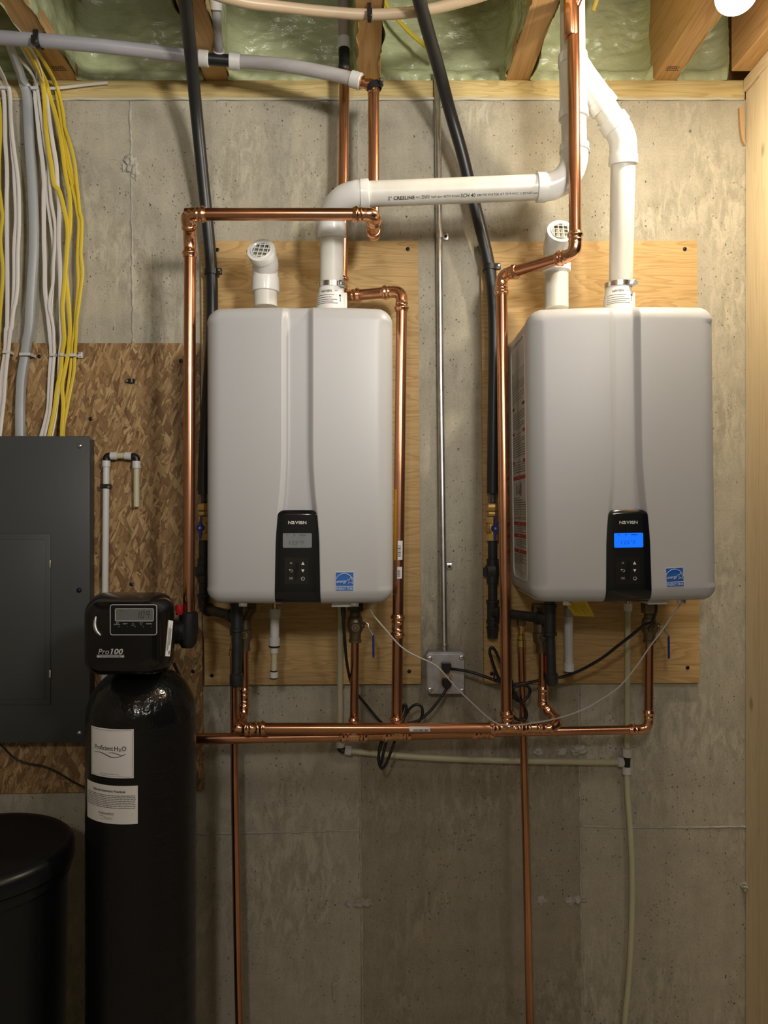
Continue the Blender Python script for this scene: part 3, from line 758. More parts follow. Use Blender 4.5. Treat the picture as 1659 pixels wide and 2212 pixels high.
    tape(b, 0.66, 0.71, zt+0.010, zt+0.024, rc(zt+0.012), rc(zt+0.024)); tape(b, 0.61, 0.76, zt+0.024, zt+0.0285, rc(zt+0.022), rc(zt+0.026))
    obj('collar_print', b, M['dark_print'], col, smooth=False)
    tb = text_bm('NAVIEN', 0.0062, None, bold=0.012)
    for v in tb.verts: v.co = CYL(-0.32+v.co.x/0.037, zt+0.0365+v.co.y, rc(zt+0.0365+v.co.y)+0.0003)
    obj('lettering', tb, M['dark_print'], col, smooth=False)
    b = BM(); rod(b, (VX, VY, zt+0.052), (VX, VY, zt+1), [(0, 0.0335), (0, 0.0350), (0.0125, 0.0350), (0.0125, 0.0335)], 40, caps=False); clamp = obj('hose_clamp', b, M['steel'], root)
    b = BM(); box(b, (VX+0.020, VY-0.034, zt+0.050), (VX+0.036, VY-0.018, zt+0.0655), 0.003, 2); cyl(b, (VX+0.033, VY-0.040, zt+0.054), (VX+0.038, VY-0.016, zt+0.060), 0.0055, 10); obj('clamp_screw', b, M['galv'], clamp)
    AX = P(574 if not lit else 1202.5, 650, 0.17).x
    b = BM(); rod(b, (AX, VY, ZT-0.012), (AX, VY, ZT+1), [(0, 0.036), (0.028, 0.036), (0.030, 0.031)], 36); obj('air_collar', b, M['pvc_fit'], root)
    # --- fittings under the casing: tabs, terminal box
    for dx in ((-126, 124) if not lit else (-128, 128)):
        b = BM(); c = Vector((X0+dx*k*0.985, -0.325, ZB)); box(b, (c.x-0.0105, -0.330, ZB-0.0085), (c.x+0.0105, -0.324, ZB+0.012), 0.0025, 2)
        cyl(b, (c.x, -0.3325, ZB-0.002), (c.x, -0.329, ZB-0.002), 0.003, 10); obj('cover_tab', b, M['galv'], root)
    bx = X0+(93 if not lit else 77)*k
    b = BM(); box(b, (bx-0.0245, -0.318, ZB-0.0105), (bx+0.0245, -0.22, ZB+0.004), 0.002, 2); obj('terminal_box', b, M['enamel_side'], root)
    b = BM(); box(b, (X0-hw+0.02, -0.285, ZB-0.0005), (X0+hw-0.02, -0.032, ZB+0.006), 0.001, 1); obj('bottom_plate', b, M['enamel_side'], root)
    # wall bracket
    for za, zb in ((ZT-0.06, ZT+0.012), (ZB-0.008, ZB+0.05)):
        b = BM(); box(b, (X0-0.16, -0.032, za), (X0+0.16, -0.0185, zb), 0.002, 1); obj('wall_bracket', b, M['galv'], root)
    # --- instruction panel on the side
    XS = X0-hw+0.0035
    b = BM(); fz0, fz1 = CZ-0.170, CZ+0.443
    prof = [(-(d), z) for d, z in rrect(0.178, (fz0+fz1)/2, 0.200, fz1-fz0, 0.026, 5)]
    sweep(b, [Vector((XS, y, z)) for y, z in prof]+[Vector((XS, prof[0][0], prof[0][1]))], 0.0032, 8); obj('side_rim', b, M['enamel_side'], root)
    if lit:
        lz0, lz1 = CZ-0.150, CZ+0.372; ya, yb = -0.272, -0.086
        b = BM(); box(b, (XS-0.0009, ya, lz0), (XS+0.0002, yb, lz1)); lab = obj('instruction_label', b, M['paper_tan'], root, smooth=False, label='long printed instruction label with red headings')
        def bar(bm, z, h, a=0.02, c=0.98, e=0.0013):
            y0, y1 = lerp(yb, ya, a), lerp(yb, ya, c)
            bm.faces.new([bm.verts.new((XS-e, y0, z)), bm.verts.new((XS-e, y1, z)), bm.verts.new((XS-e, y1, z+h)), bm.verts.new((XS-e, y0, z+h))])
        rng = random.Random(3)
        for z in (0.087, -0.032, -0.0635, -0.1035):
            b = BM(); bar(b, CZ+z, 0.0098); h = obj('heading', b, M['red_print'], lab, smooth=False)
            b2 = text_bm('WARNING', 0.0042, None)
            for v in b2.verts: v.co = Vector((XS-0.0017, lerp(yb, ya, 0.47)-v.co.x, CZ+z+0.0049+v.co.y))
            obj('heading_text', b2, M['white_print'], lab, smooth=False)
        for z in (0.205, 0.1285, 0.272):
            for a, c in ((0.03, 0.17), (0.80, 0.97)):
                b = BM(); bar(b, CZ+z, 0.0085, a, c); obj('heading', b, M['red_print'] if z < 0.25 else M['dark_print'], lab, smooth=False)
        b = BM()
        def lines(z1, z0, step, hh, a=0.04, c=0.96):
            z = z1
            while z > z0:
                short = rng.random() < 0.25
                bar(b, CZ+z, hh, a, c if not short else lerp(a, c, rng.uniform(0.35, 0.8))); z -= step
        lines(0.345, 0.287, 0.0075, 0.0016); lines(0.260, 0.222, 0.0060, 0.0024, 0.05, 0.95); lines(0.219, 0.216, 0.005, 0.002, 0.25, 0.7)
        lines(0.205, 0.203, 0.005, 0.002, 0.27, 0.72); lines(0.197, 0.146, 0.0062, 0.0023); lines(0.131, 0.129, 0.005, 0.002, 0.27, 0.72); lines(0.124, 0.103, 0.0062, 0.0022)
        lines(0.038, 0.006, 0.0058, 0.0022); lines(0.004, -0.010, 0.0048, 0.0018, 0.04, 0.44); lines(0.004, -0.010, 0.0048, 0.0018, 0.52, 0.96)
        lines(-0.012, -0.019, 0.0040, 0.0017); lines(-0.036, -0.052, 0.0046, 0.0018); lines(-0.069, -0.090, 0.0046, 0.0018, 0.2, 0.96); lines(-0.109, -0.136, 0.0046, 0.0018)
        for f in b.faces: f.normal_update()
        tx = obj('printed_text', b, M['grey_dark_print'], lab, smooth=False, kind='stuff')
        b = BM()
        for y, z0, h, w in ((0.30, 0.048, 0.030, 0.07), (0.62, 0.045, 0.036, 0.08)):
            yc = lerp(yb, ya, y)
            prism(b, [Vector((XS-0.0018, yc+0.004, CZ+z0)), Vector((XS-0.0018, yc-0.004, CZ+z0)), Vector((XS-0.0018, yc-0.006, CZ+z0+h*0.6)), Vector((XS-0.0018, yc-0.001, CZ+z0+h)), Vector((XS-0.0018, yc+0.004, CZ+z0+h*0.75))], Vector((0.0006, 0, 0)))
        obj('pictogram', b, M['dark_print'], lab, smooth=False)
        b = BM(); yc = lerp(yb, ya, 0.47); prism(b, [Vector((XS-0.0018, yc+0.006, CZ+0.05)), Vector((XS-0.0018, yc-0.008, CZ+0.05)), Vector((XS-0.0018, yc-0.003, CZ+0.074))], Vector((0.0006, 0, 0)))
        obj('pictogram', b, M['red_print'], lab, smooth=False)
    root.rotation_euler = (0, rot, 0)
    return root
heater(-0.2032, CZ+0.4880, CZ-0.2185, 0.0, False, 'white wall-hung water heater with an unlit grey display')
heater(0.5710, CZ+0.4885, CZ-0.2135, math.radians(-0.75), True, 'white wall-hung water heater with a lit blue display')
# ================================================================== PIPE KIT
def press_fit(b, pts_a, ra, L=0.030, arc=None):
    pass
def fit_profile(r, style):
    """stations along a socket from its inner end to its mouth: (offset, radius)"""
    if style == 'press':
        return [(0.000, r*1.10), (0.006, r*1.10), (0.008, r*1.20), (0.010, r*1.13), (0.014, r*1.12), (0.016, r*1.20), (0.0185, r*1.36), (0.0215, r*1.36), (0.024, r*1.20), (0.028, r*1.16), (0.029, r*1.02)]
    if style == 'hub':
        return [(0.000, r*1.06), (0.002, r*1.18), (0.020, r*1.19), (0.0275, r*1.20), (0.0285, r*1.05)]
    if style == 'iron':
        return [(0.000, r*1.22), (0.010, r*1.24), (0.011, r*1.42), (0.019, r*1.42), (0.020, r*1.05)]
    return [(0.0, r*1.05), (0.02, r*1.05)]
SOCK = {'press': 0.029, 'hub': 0.0285, 'iron': 0.020}
def elbow_bm(b, A, Cn, B, r, rb, style):
    da = (A-Cn).normalized(); db = (B-Cn).normalized(); a = Cn+da*rb; c = Cn+db*rb
    pf = fit_profile(r, style); pts = []; rr = []
    for s, q in pf[::-1]: pts.append(a+da*s); rr.append(q)
    for k in range(1, 12):
        t = k/12; pts.append(a*(1-t)**2+Cn*2*t*(1-t)+c*t*t); rr.append(pf[0][1])
    for s, q in pf: pts.append(c+db*s); rr.append(q)
    sweep(b, pts, rr, 20)
def run(root, pts, r, rb, style, m, mf, start_fit=False, end_fit=False):
    """straight lengths of pipe joined by elbow fittings at every inner corner"""
    L = SOCK[style]; n = len(pts)
    for i in range(n-1):
        a, c = pts[i], pts[i+1]; t = (c-a).normalized(); Ln = (c-a).length
        s0 = rb+L*0.5 if i > 0 else 0; s1 = rb+L*0.5 if i < n-2 else 0
        if Ln-s0-s1 > 0.004:
            b = BM(); cyl(b, a+t*s0, c-t*s1, r, 20, 0.0006); obj('pipe', b, M[m], root)
    for i in range(1, n-1):
        b = BM(); elbow_bm(b, pts[i-1], pts[i], pts[i+1], r, rb, style); obj('elbow', b, M[mf], root)
def coupling(root, p, direction, r, style, mf, L=0.044, name='coupling'):
    t = direction.normalized(); pf = fit_profile(r, style); off = L/2-SOCK[style]
    b = BM(); pr = [(L/2-(off+s), q) for s, q in pf[::-1]]+[(L/2+off+s, q) for s, q in pf]
    rod(b, p-t*(L/2), p+t*(L/2), pr, 20); return obj(name, b, M[mf], root)
def tee(root, p, main, branch, r, rbz, style, mf, L=0.10, Lb=0.055):
    t = main.normalized(); u = branch.normalized(); pf = fit_profile(r, style); off = L/2-SOCK[style]
    b = BM(); pr = [(L/2-(off+s), q) for s, q in pf[::-1]]+[(L/2+off+s, q) for s, q in pf]
    rod(b, p-t*(L/2), p+t*(L/2), pr, 20)
    pf2 = fit_profile(rbz, style); o2 = Lb-SOCK[style]
    rod(b, p, p+u*Lb, [(0.0, rbz*1.1), (o2*0.55, rbz*1.45)]+[(o2+s, q) for s, q in pf2], 20); return obj('tee', b, M[mf], root)
def lever_handle(root, p, out, m='blue_handle'):
    """steel arm bending down to a plastic grip"""
    b = BM(); q = [p, p+Vector((0.006, out, -0.004)), p+Vector((0.007, out, -0.016)), p+Vector((0.019, out, -0.033))]
    for i in range(len(q)-1):
        d = q[i+1]-q[i]
    sweep(b, q, 0.0024, 8); arm = obj('lever', b, M['galv'], root)
    b = BM(); a = p+Vector((0.019, out, -0.030)); sweep(b, [a, a+Vector((0, 0, -0.004)), a+Vector((0.0005, 0, -0.058)), a+Vector((0.0005, 0, -0.061))], [0.0022, 0.0028, 0.0028, 0.0012], 10)
    obj('grip', b, M[m], root, label='dark blue lever grip')
R1, R34, R12 = 0.0143, 0.0111, 0.0080
dn, up = Vector((0, 0, -1)), Vector((0, 0, 1))
# ------------------------------------------------------------------ copper
def cop(name, ref, label): return empty(name, P(*ref), label, 'pipe')
# riser 1: from the clear ceiling pipe down, forward and across to the softener
root = cop('copper_pipe', (600, 473, 0.355), 'copper pipe crossing in front of the white vent elbow to the softener inlet')
A = P(807, 196, 0.205); e1 = P(807.5, 512, 0.205); e2 = P(808, 473, 0.355); e3 = P(402, 474, 0.355)
e2 = Vector((e1.x+0.002, -0.355, e1.z)); e3 = Vector((P(400, 474, 0.355).x, -0.355, e1.z)); e4 = P(409, 508, 0.325); e5 = P(406, 1326, 0.325)
e4 = Vector((P(411, 500, 0.325).x, -0.315, e1.z-0.030))
run(root, [A, e1, e2, e3], R1, 0.021, 'press', 'copper', 'copper_fit')
# the twin elbow at the left corner turns back and then down
b = BM(); pfp = fit_profile(R1, 'press'); c0 = e3+Vector((0.021, 0, 0)); d1 = Vector((0.16, 0.62, -0.77)).normalized()
pts = [c0+Vector((s, 0, 0)) for s, q in pfp[::-1]]; rr = [q for s, q in pfp[::-1]]
c1 = e3+d1*0.024
for k in range(1, 13): t = k/12; pts.append(c0*(1-t)**2+e3*2*t*(1-t)+c1*t*t); rr.append(R1*1.1)
pts += [c1+d1*0.003, c1+d1*0.005, c1+d1*0.009, c1+d1*0.011]; rr += [R1*1.3, R1*1.34, R1*1.30, R1*1.1]
obj('elbow', b, M['copper_fit'], root) if False else None
sweep(b, pts, rr, 20); obj('elbow', b, M['copper_fit'], root)
s0 = c1+d1*0.008; top = Vector((P(410.5, 552, 0.31).x, -0.31, P(410.5, 552, 0.31).z)); kn = Vector((top.x-0.001, -0.311, s0.z-0.012))
b = BM(); pts = [s0*(1-t)**2+kn*2*t*(1-t)+(top+up*0.014)*t*t for t in [k/10 for k in range(11)]]; rr = [R1*1.08]*11
for s, q in fit_profile(R1, 'press')[4:]: pts.append(top+up*(0.014-(s-0.012)*1.2)); rr.append(q)
sweep(b, pts, rr, 20); obj('elbow', b, M['copper_fit'], root)
bot = P(408, 1328, 0.31); bm_ = BM(); cyl(bm_, top+dn*0.002, bot, R1, 20); obj('pipe', bm_, M['copper'], root)
# riser 2: behind the vent to the front bend and down to the lower header
root = cop('copper_pipe', (865, 1000, 0.15), 'tall copper pipe along the right edge of the heater with the unlit display')
q0 = P(744, 150, 0.095); q1 = P(738, 641, 0.095); q2 = P(868, 630, 0.150); q3 = P(856.5, 1588, 0.165)
q2.z = q1.z
run(root, [q0, q1, q2, q3], R1, 0.026, 'press', 'copper', 'copper_fit')
for y in (1354,): coupling(root, q2.lerp(q3, (y-630)/(1588-630)), q3-q2, R1, 'press', 'copper_fit', 0.062)
# barcode tags and the amber strip stuck to it
def wrap_tag(px, py0, py1, w, m, marks, nm='barcode_tag', r=R1, dd=0.15, x_off=0.0):
    b = BM(); t0 = (py0-630)/(1588-630); t1 = (py1-630)/(1588-630); rows = []
    for t in (t0, t1):
        c = q2.lerp(q3, t); rows.append([b.verts.new(c+Vector((math.sin(a)*(r+0.0007), -math.cos(a)*(r+0.0007), 0))) for a in [x_off+w*(k/6-0.5) for k in range(7)]])
    for k in range(6): b.faces.new((rows[0][k], rows[0][k+1], rows[1][k+1], rows[1][k]))
    bmesh.ops.recalc_face_normals(b, faces=b.faces)
    o = obj(nm, b, M[m], root)
    if marks:
        b = BM(); n = 9
        for i in range(n):
            t = lerp(t0, t1, 0.25+0.6*i/n); tt = t+(t1-t0)*0.03*(1+i % 3)*0.5; rw = []
            for q in (t, tt):
                c = q2.lerp(q3, q); rw.append([b.verts.new(c+Vector((math.sin(a)*(r+0.0012), -math.cos(a)*(r+0.0012), 0))) for a in [x_off+w*(k/4*0.55-0.5+0.05) for k in range(5)]])
            for k in range(4): b.faces.new((rw[0][k], rw[0][k+1], rw[1][k+1], rw[1][k]))
        obj('barcode', b, M['dark_print'], o, kind='stuff')
wrap_tag(865, 1170, 1211, 0.9, 'paper', True, x_off=0.25); wrap_tag(863, 1226, 1251, 0.9, 'paper', True, x_off=0.2)
wrap_tag(855, 1060, 1212, 0.7, 'amber', False, 'amber_strip', x_off=-0.78)
# lower header with its two tees, reducer, right end bend and valve
root = cop('copper_pipe', (900, 1588, 0.165), 'lower copper header pipe running behind the softener tank')
hl = P(290, 1598.5, 0.165); h1 = P(1040, 1583, 0.165); hr = P(1401, 1575.5, 0.165); rise = P(1403, 1384, 0.165)
hd = (h1-hl).normalized()
b = BM(); cyl(b, hl, P(740, 1590.5, 0.165), R1, 20); obj('pipe', b, M['copper'], root)
b = BM(); cyl(b, P(740, 1590.5, 0.165), h1, R1, 20); obj('pipe', b, M['copper'], root)
for (px, py, ox) in ((764, 1589.5, -1), (857, 1587, -7)):
    pc = P(px, py, 0.165); tgt = P(px+ox*0.1, 1400, 0.165)
    tee(root, pc, hd, up, R1, R34 if px < 800 else R1, 'press', 'copper_fit', 0.076, 0.050)
coupling(root, P(1042, 1583, 0.165), hd, R1, 'press', 'copper_fit', 0.058, 'reducer')
run(root, [h1, hr, rise], R34*1.02, 0.024, 'press', 'copper', 'copper_fit')
# supply valve body under a heater: bronze, with drain port, lever and blue grip
def service_valve(root, top, bot, r, lever=True):
    b = BM(); L = (top-bot).length
    rod(b, top, bot, [(0, r*1.0), (0.004, r*1.25), (L*0.18, r*1.3), (L*0.22, r*1.65), (L*0.40, r*1.85), (L*0.62, r*1.85), (L*0.72, r*1.4), (L*0.9, r*1.35), (L*0.92, r*1.55), (L, r*1.5)], 18)
    v = obj('valve', b, M['bronze'], root)
    c = top.lerp(bot, 0.50)
    b = BM(); cyl(b, c, c+Vector((0.002, -0.030, 0)), 0.0125, 18, 0.002); cyl(b, c+Vector((0.002, -0.030, 0)), c+Vector((0.002, -0.034, 0)), 0.0065, 8, 0.001); obj('drain_port', b, M['brass'] if False else M['bronze'], v)
    b = BM(); cyl(b, c, c+Vector((0.024, -0.006, 0.004)), 0.0085, 14, 0.001); obj('stem', b, M['bronze'], v)
    b = BM(); hexa(b, c+Vector((0.023, -0.006, 0.004)), c+Vector((0.034, -0.006, 0.004)), 0.006); obj('nut', b, M['brass'], v)
    if lever: lever_handle(v, c+Vector((0.028, -0.006, 0.010)), -0.002)
    return v
service_valve(root, P(1403, 1322, 0.165), P(1403, 1388, 0.165), R34)
b = BM(); hexa(b, P(1402, 1302, 0.165), P(1403, 1324, 0.165), 0.021, 0.002); obj('union_nut', b, M['bronze'], root)
# hot riser of the first heater into the lower header
root = cop('copper_pipe', (766, 1470, 0.165), 'short copper riser under the unlit heater with a blue levered valve')
b = BM(); cyl(b, P(767, 1384, 0.165), P(764.5, 1556, 0.165), R34, 20); obj('pipe', b, M['copper'], root)
service_valve(root, P(768, 1318, 0.165), P(767, 1387, 0.165), R34)
b = BM(); hexa(b, P(768, 1299, 0.165), P(768, 1320, 0.165), 0.021, 0.002); obj('union_nut', b, M['iron'], root)
# upper header: from the first heater's cold inlet to the tee and the second heater's inlet
root = cop('copper_pipe', (800, 1573, 0.215), 'upper copper header pipe with a barcode sticker joining both heaters')
u0 = P(528, 1404, 0.160); u1 = P(528, 1540, 0.160); u2 = P(516, 1572.5, 0.215); u3 = P(1092, 1573, 0.215)
run(root, [u0, u1], R34, 0.018, 'press', 'copper', 'copper_fit')
coupling(root, P(527.5, 1507, 0.160), dn, R34, 'press', 'copper_fit', 0.060)
b = BM(); k1 = P(527, 1524, 0.160); ka = P(526, 1545, 0.168); kb = P(519, 1560, 0.195); kc = P(515, 1571, 0.213); kd = P(540, 1572.8, 0.215)
pts = smooth_path([k1, ka, kb, kc, P(526, 1573, 0.215), kd], 5); rr = [R34*1.18]*len(pts)
for i in (8, 9, 15, 16): rr[i] = R34*1.42
sweep(b, pts, rr, 20); obj('elbow', b, M['copper_fit'], root)
coupling(root, P(549, 1572.9, 0.215), Vector((1, 0, 0)), R1*0.97, 'press', 'copper_fit', 0.060)
b = BM(); cyl(b, P(545, 1572.8, 0.215), P(1092, 1573, 0.215), R1*0.95, 20); obj('pipe', b, M['copper'], root)
tee(root, P(1096, 1573.5, 0.215), Vector((1, 0, 0)), up, R1*0.97, R1*0.97, 'press', 'copper_fit', 0.090, 0.047)
b = BM(); pts = smooth_path([P(1115, 1573.5, 0.215), P(1160, 1573, 0.215), P(1190, 1572, 0.214), P(1203, 1562, 0.205), P(1197, 1550, 0.185), P(1184, 1535, 0.166), P(1176, 1522, 0.160), P(1173, 1506, 0.160), P(1173, 1498, 0.160)], 6)
rr = [R34*1.12]*len(pts)
for i in (11, 12, 22, 23, 29, 30): rr[i] = R34*1.38
sweep(b, pts, rr, 20); obj('elbow', b, M['copper_fit'], root)
coupling(root, P(1173, 1504, 0.160), dn, R34, 'press', 'copper_fit', 0.058)
coupling(root, P(1152, 1573, 0.215), Vector((1, 0, 0)), R34, 'press', 'copper_fit', 0.058)
b = BM(); cyl(b, P(1172, 1408, 0.160), P(1173, 1500, 0.160), R34, 20); obj('pipe', b, M['copper'], root)
for (a, c) in ((P(528, 1338, 0.16), P(528, 1406, 0.16)), (P(1166, 1345, 0.16), P(1171, 1410, 0.16))):
    b = BM(); L = (c-a).length; rod(b, a, c, [(0, R34*1.5), (L*0.3, R34*1.5), (L*0.33, R34*1.9), (L*0.6, R34*1.9), (L*0.7, R34*1.35), (L, R34*1.35)], 16); v = obj('valve', b, M['bronze'], root)
    cc = a.lerp(c, 0.45); b = BM(); cyl(b, cc, cc+Vector((0.004, -0.028, 0)), 0.0105, 16, 0.001); cyl(b, cc+Vector((0.004, -0.028, 0)), cc+Vector((0.004, -0.032, 0)), 0.005, 8, 0.001); obj('drain_port', b, M['bronze'], v)
b = BM(); box(b, P(1178, 1455, 0.178), P(1183, 1415, 0.168), 0.002, 2); obj('grip', b, M['red'], root, label='red lever grip')
for (a, c) in ((P(541, 1302, 0.13), P(541, 1322, 0.13)), (P(1162, 1303, 0.12), P(1162, 1322, 0.12))):
    b = BM(); hexa(b, a, c, 0.017, 0.002); obj('union_nut', b, M['bronze'], root)
b = BM(); cyl(b, P(541, 1318, 0.145), P(528, 1342, 0.16), R34*1.2, 14); obj('nipple', b, M['bronze'], root)
b = BM(); cyl(b, P(1162, 1318, 0.13), P(1166, 1348, 0.16), R34*1.2, 14); obj('nipple', b, M['bronze'], root)
# barcode sticker lying along the header
b = BM(); rows = []
for a in (-0.35, -0.05, 0.25, 0.55):
    rows.append([b.verts.new(P(x, 1573-0.0, 0.215)+Vector((0, -math.cos(a)*(R1*0.95+0.0007), math.sin(a)*(R1*0.95+0.0007)))) for x in (884-a*2, 928-a*2)])
for i in range(3): b.faces.new((rows[i][0], rows[i][1], rows[i+1][1], rows[i+1][0]))
bmesh.ops.recalc_face_normals(b, faces=b.faces); o = obj('barcode_tag', b, M['paper'], root)
b = BM(); x = 893
rng = random.Random(5)
while x < 924:
    w = rng.uniform(0.6, 1.8)
    vs = [b.verts.new(P(xx, 1573, 0.215)+Vector((0, -math.cos(a)*(R1*0.95+0.0013), math.sin(a)*(R1*0.95+0.0013)))) for xx, a in ((x, -0.28), (x+w, -0.28), (x+w, 0.12), (x, 0.12))]
    b.faces.new(vs); x += w+rng.uniform(0.8, 1.6)
obj('barcode', b, M['dark_print'], o, smooth=False, kind='stuff')
# front riser to the second heater
root = cop('copper_pipe', (1090, 1100, 0.19), 'tall copper pipe beside the heater with the lit blue display')
g0 = P(1237, -60, 0.335); g1 = P(1243, 548, 0.335); g2 = P(1083, 598, 0.165); g3 = P(1094.5, 1548, 0.215)
g2.z = g1.z
run(root, [g0, g1, g2, g3], R1, 0.024, 'press', 'copper', 'copper_fit')
b = BM(); rod(b, P(1234.5, 80, 0.335), P(1233, -30, 0.335), [(0, 0.0148), (0.004, 0.0172), (0.12, 0.0172)], 20); obj('coupling', b, M['copper'], root)
b = BM(); cyl(b, P(1240, 16, 0.335), P(1262, -40, 0.36), 0.0115, 16); obj('branch', b, M['copper'], root)
# relief discharge pipes
def relief(pts, lab, fy):
    root = cop('copper_pipe', pts[0], lab); q = PP(pts)
    b = BM(); sweep(b, q, R34*0.93, 18); obj('pipe', b, M['copper'], root)
    t = q[0]
    b = BM(); rod(b, t+up*0.058, t-up*0.006, [(0, 0.008), (0.014, 0.009), (0.016, 0.0075), (0.030, 0.0075), (0.032, 0.010), (0.044, 0.010), (0.046, 0.0125), (0.064, 0.0125)], 12); obj('adapter', b, M['brass'], root)
    b = BM(); cyl(b, t+up*0.05, t+up*0.075, 0.012, 6, 0.002); obj('relief_valve', b, M['bronze'], root)
relief([(505, 1412, 0.10), (507, 1700, 0.11), (512, 2000, 0.12), (519, 2330, 0.13)], 'thin copper drain pipe running down beside the softener tank', 0)
relief([(1126, 1392, 0.09), (1130, 1560, 0.10), (1137, 1850, 0.11), (1147, 2330, 0.12)], 'thin copper drain pipe dropping to the floor below the lit heater', 0)
# ================================================================== WHITE VENT PIPES
RV = 0.0302
vent = empty('vent_pipe', P(980, 415, 0.27), 'white plastic vent piping with a wye and a long horizontal run', 'vent pipe')
v0 = P(716, 622, 0.17); v1 = P(716.5, 432, 0.22); v2 = P(1232, 400, 0.285); v3 = P(1239, 225, 0.285)
v1b = Vector((v1.x, v1.y, v1.z))
def vpipe(a, c, r=RV, nm='pipe', m='pvc', parent=vent):
    b = BM(); cyl(b, a, c, r, 32, 0.0006); return obj(nm, b, M[m], parent)
def vhub(a, c, r=RV, nm='hub', parent=vent, seg=32):
    """socket collar of a fitting"""
    b = BM(); L = (c-a).length; rod(b, a, c, [(0, r*1.02), (0.0015, r*1.17), (L-0.003, r*1.20), (L-0.0015, r*1.19), (L, r*1.02)], seg); return obj(nm, b, M['pvc_fit'], parent)
def vbend(pts, r=RV*1.10, nm='elbow', parent=vent, n=8):
    b = BM(); sweep(b, smooth_path(pts, n), r, 32); return obj(nm, b, M['pvc_fit'], parent)
# first heater: up, sweep right, long run, sweep up into the wye
vpipe(v0, P(717, 500, 0.205))
vhub(P(717, 480, 0.208), P(717, 513, 0.201))
vbend([P(717, 490, 0.208), P(717.5, 470, 0.215), P(724, 450, 0.235), P(742, 430, 0.262), P(768, 420.5, 0.278), P(785, 419.5, 0.281)])
vhub(P(778, 420, 0.282), P(798, 419.3, 0.282))
hp0, hp1 = P(790, 419.5, 0.282), P(1168, 404.5, 0.287); vpipe(hp0, hp1)
vhub(P(1158, 404.8, 0.287), P(1180, 403.8, 0.287))
vbend([P(1172, 404.2, 0.287), P(1192, 402, 0.287), P(1215, 391, 0.287), P(1233, 369, 0.286), P(1240, 345, 0.285), P(1240.5, 325, 0.285)])
vhub(P(1240.5, 312, 0.285), P(1240.5, 330, 0.285))
vpipe(P(1240.5, 320, 0.285), P(1239, 250, 0.285))
vhub(P(1239, 236, 0.285), P(1239.3, 258, 0.285))
b = BM(); cyl(b, P(1239, 245, 0.285), P(1237.5, 130, 0.285), RV*1.10, 32)
sweep(b, [P(1241, 140, 0.284), P(1262, 172, 0.281), P(1302, 226, 0.272)], RV*1.10, 32); obj('wye', b, M['pvc_fit'], vent)
vhub(P(1294, 216, 0.274), P(1308, 236, 0.271)); vhub(P(1237, 118, 0.285), P(1237.4, 142, 0.285)); vpipe(P(1237.3, 130, 0.285), P(1236, -70, 0.285))
vpipe(P(1300, 226, 0.272), P(1330, 272, 0.266))
vhub(P(1320, 257, 0.268), P(1334, 278, 0.265))
vbend([P(1328, 270, 0.266), P(1338, 285, 0.263), P(1345, 305, 0.258), P(1346.5, 325, 0.253), P(1346.5, 340, 0.250)])
vhub(P(1346.5, 335, 0.250), P(1346, 357, 0.245)); vpipe(P(1346, 345, 0.248), P(1341, 616, 0.17))
# the maker's print along the long run, wrapped on the pipe
ax = (hp1-hp0).normalized()
def pipe_print(s, px, h, ang, bold=0.0, px1=900):
    tb = text_bm(s, h, None, align='LEFT', fitw=(px1-px)*0.001135, bold=bold); t = (px-790)/(1168-790); base = hp0.lerp(hp1, t)
    for v in tb.verts:
        a = ang-v.co.y/RV; p = base+ax*v.co.x; n = Vector((0, -math.cos(a), -math.sin(a))); v.co = p+n*(RV+0.0005)
    return tb
b = BM()
for s, px, px1, h, bo in (('2"', 838, 846, 0.0082, 0.0), ('CRESLINE', 850, 895, 0.0085, 0.02), ('PVC', 898, 908, 0.0052, 0.0), ('DWV', 910.5, 928, 0.0094, 0.005), ('NSF-dwv ASTM D2665', 931, 991.5, 0.0052, 0.0), ('SCH 40', 994, 1025, 0.0090, 0.005), ('280 PSI WATER AT 73°F PVC 1120 NSF-pw', 1028, 1158, 0.0055, 0.0)):
    merge(b, pipe_print(s, px, h, 0.80, bo, px1))
obj('pipe_print', b, M['dark_print'], vent, smooth=False)
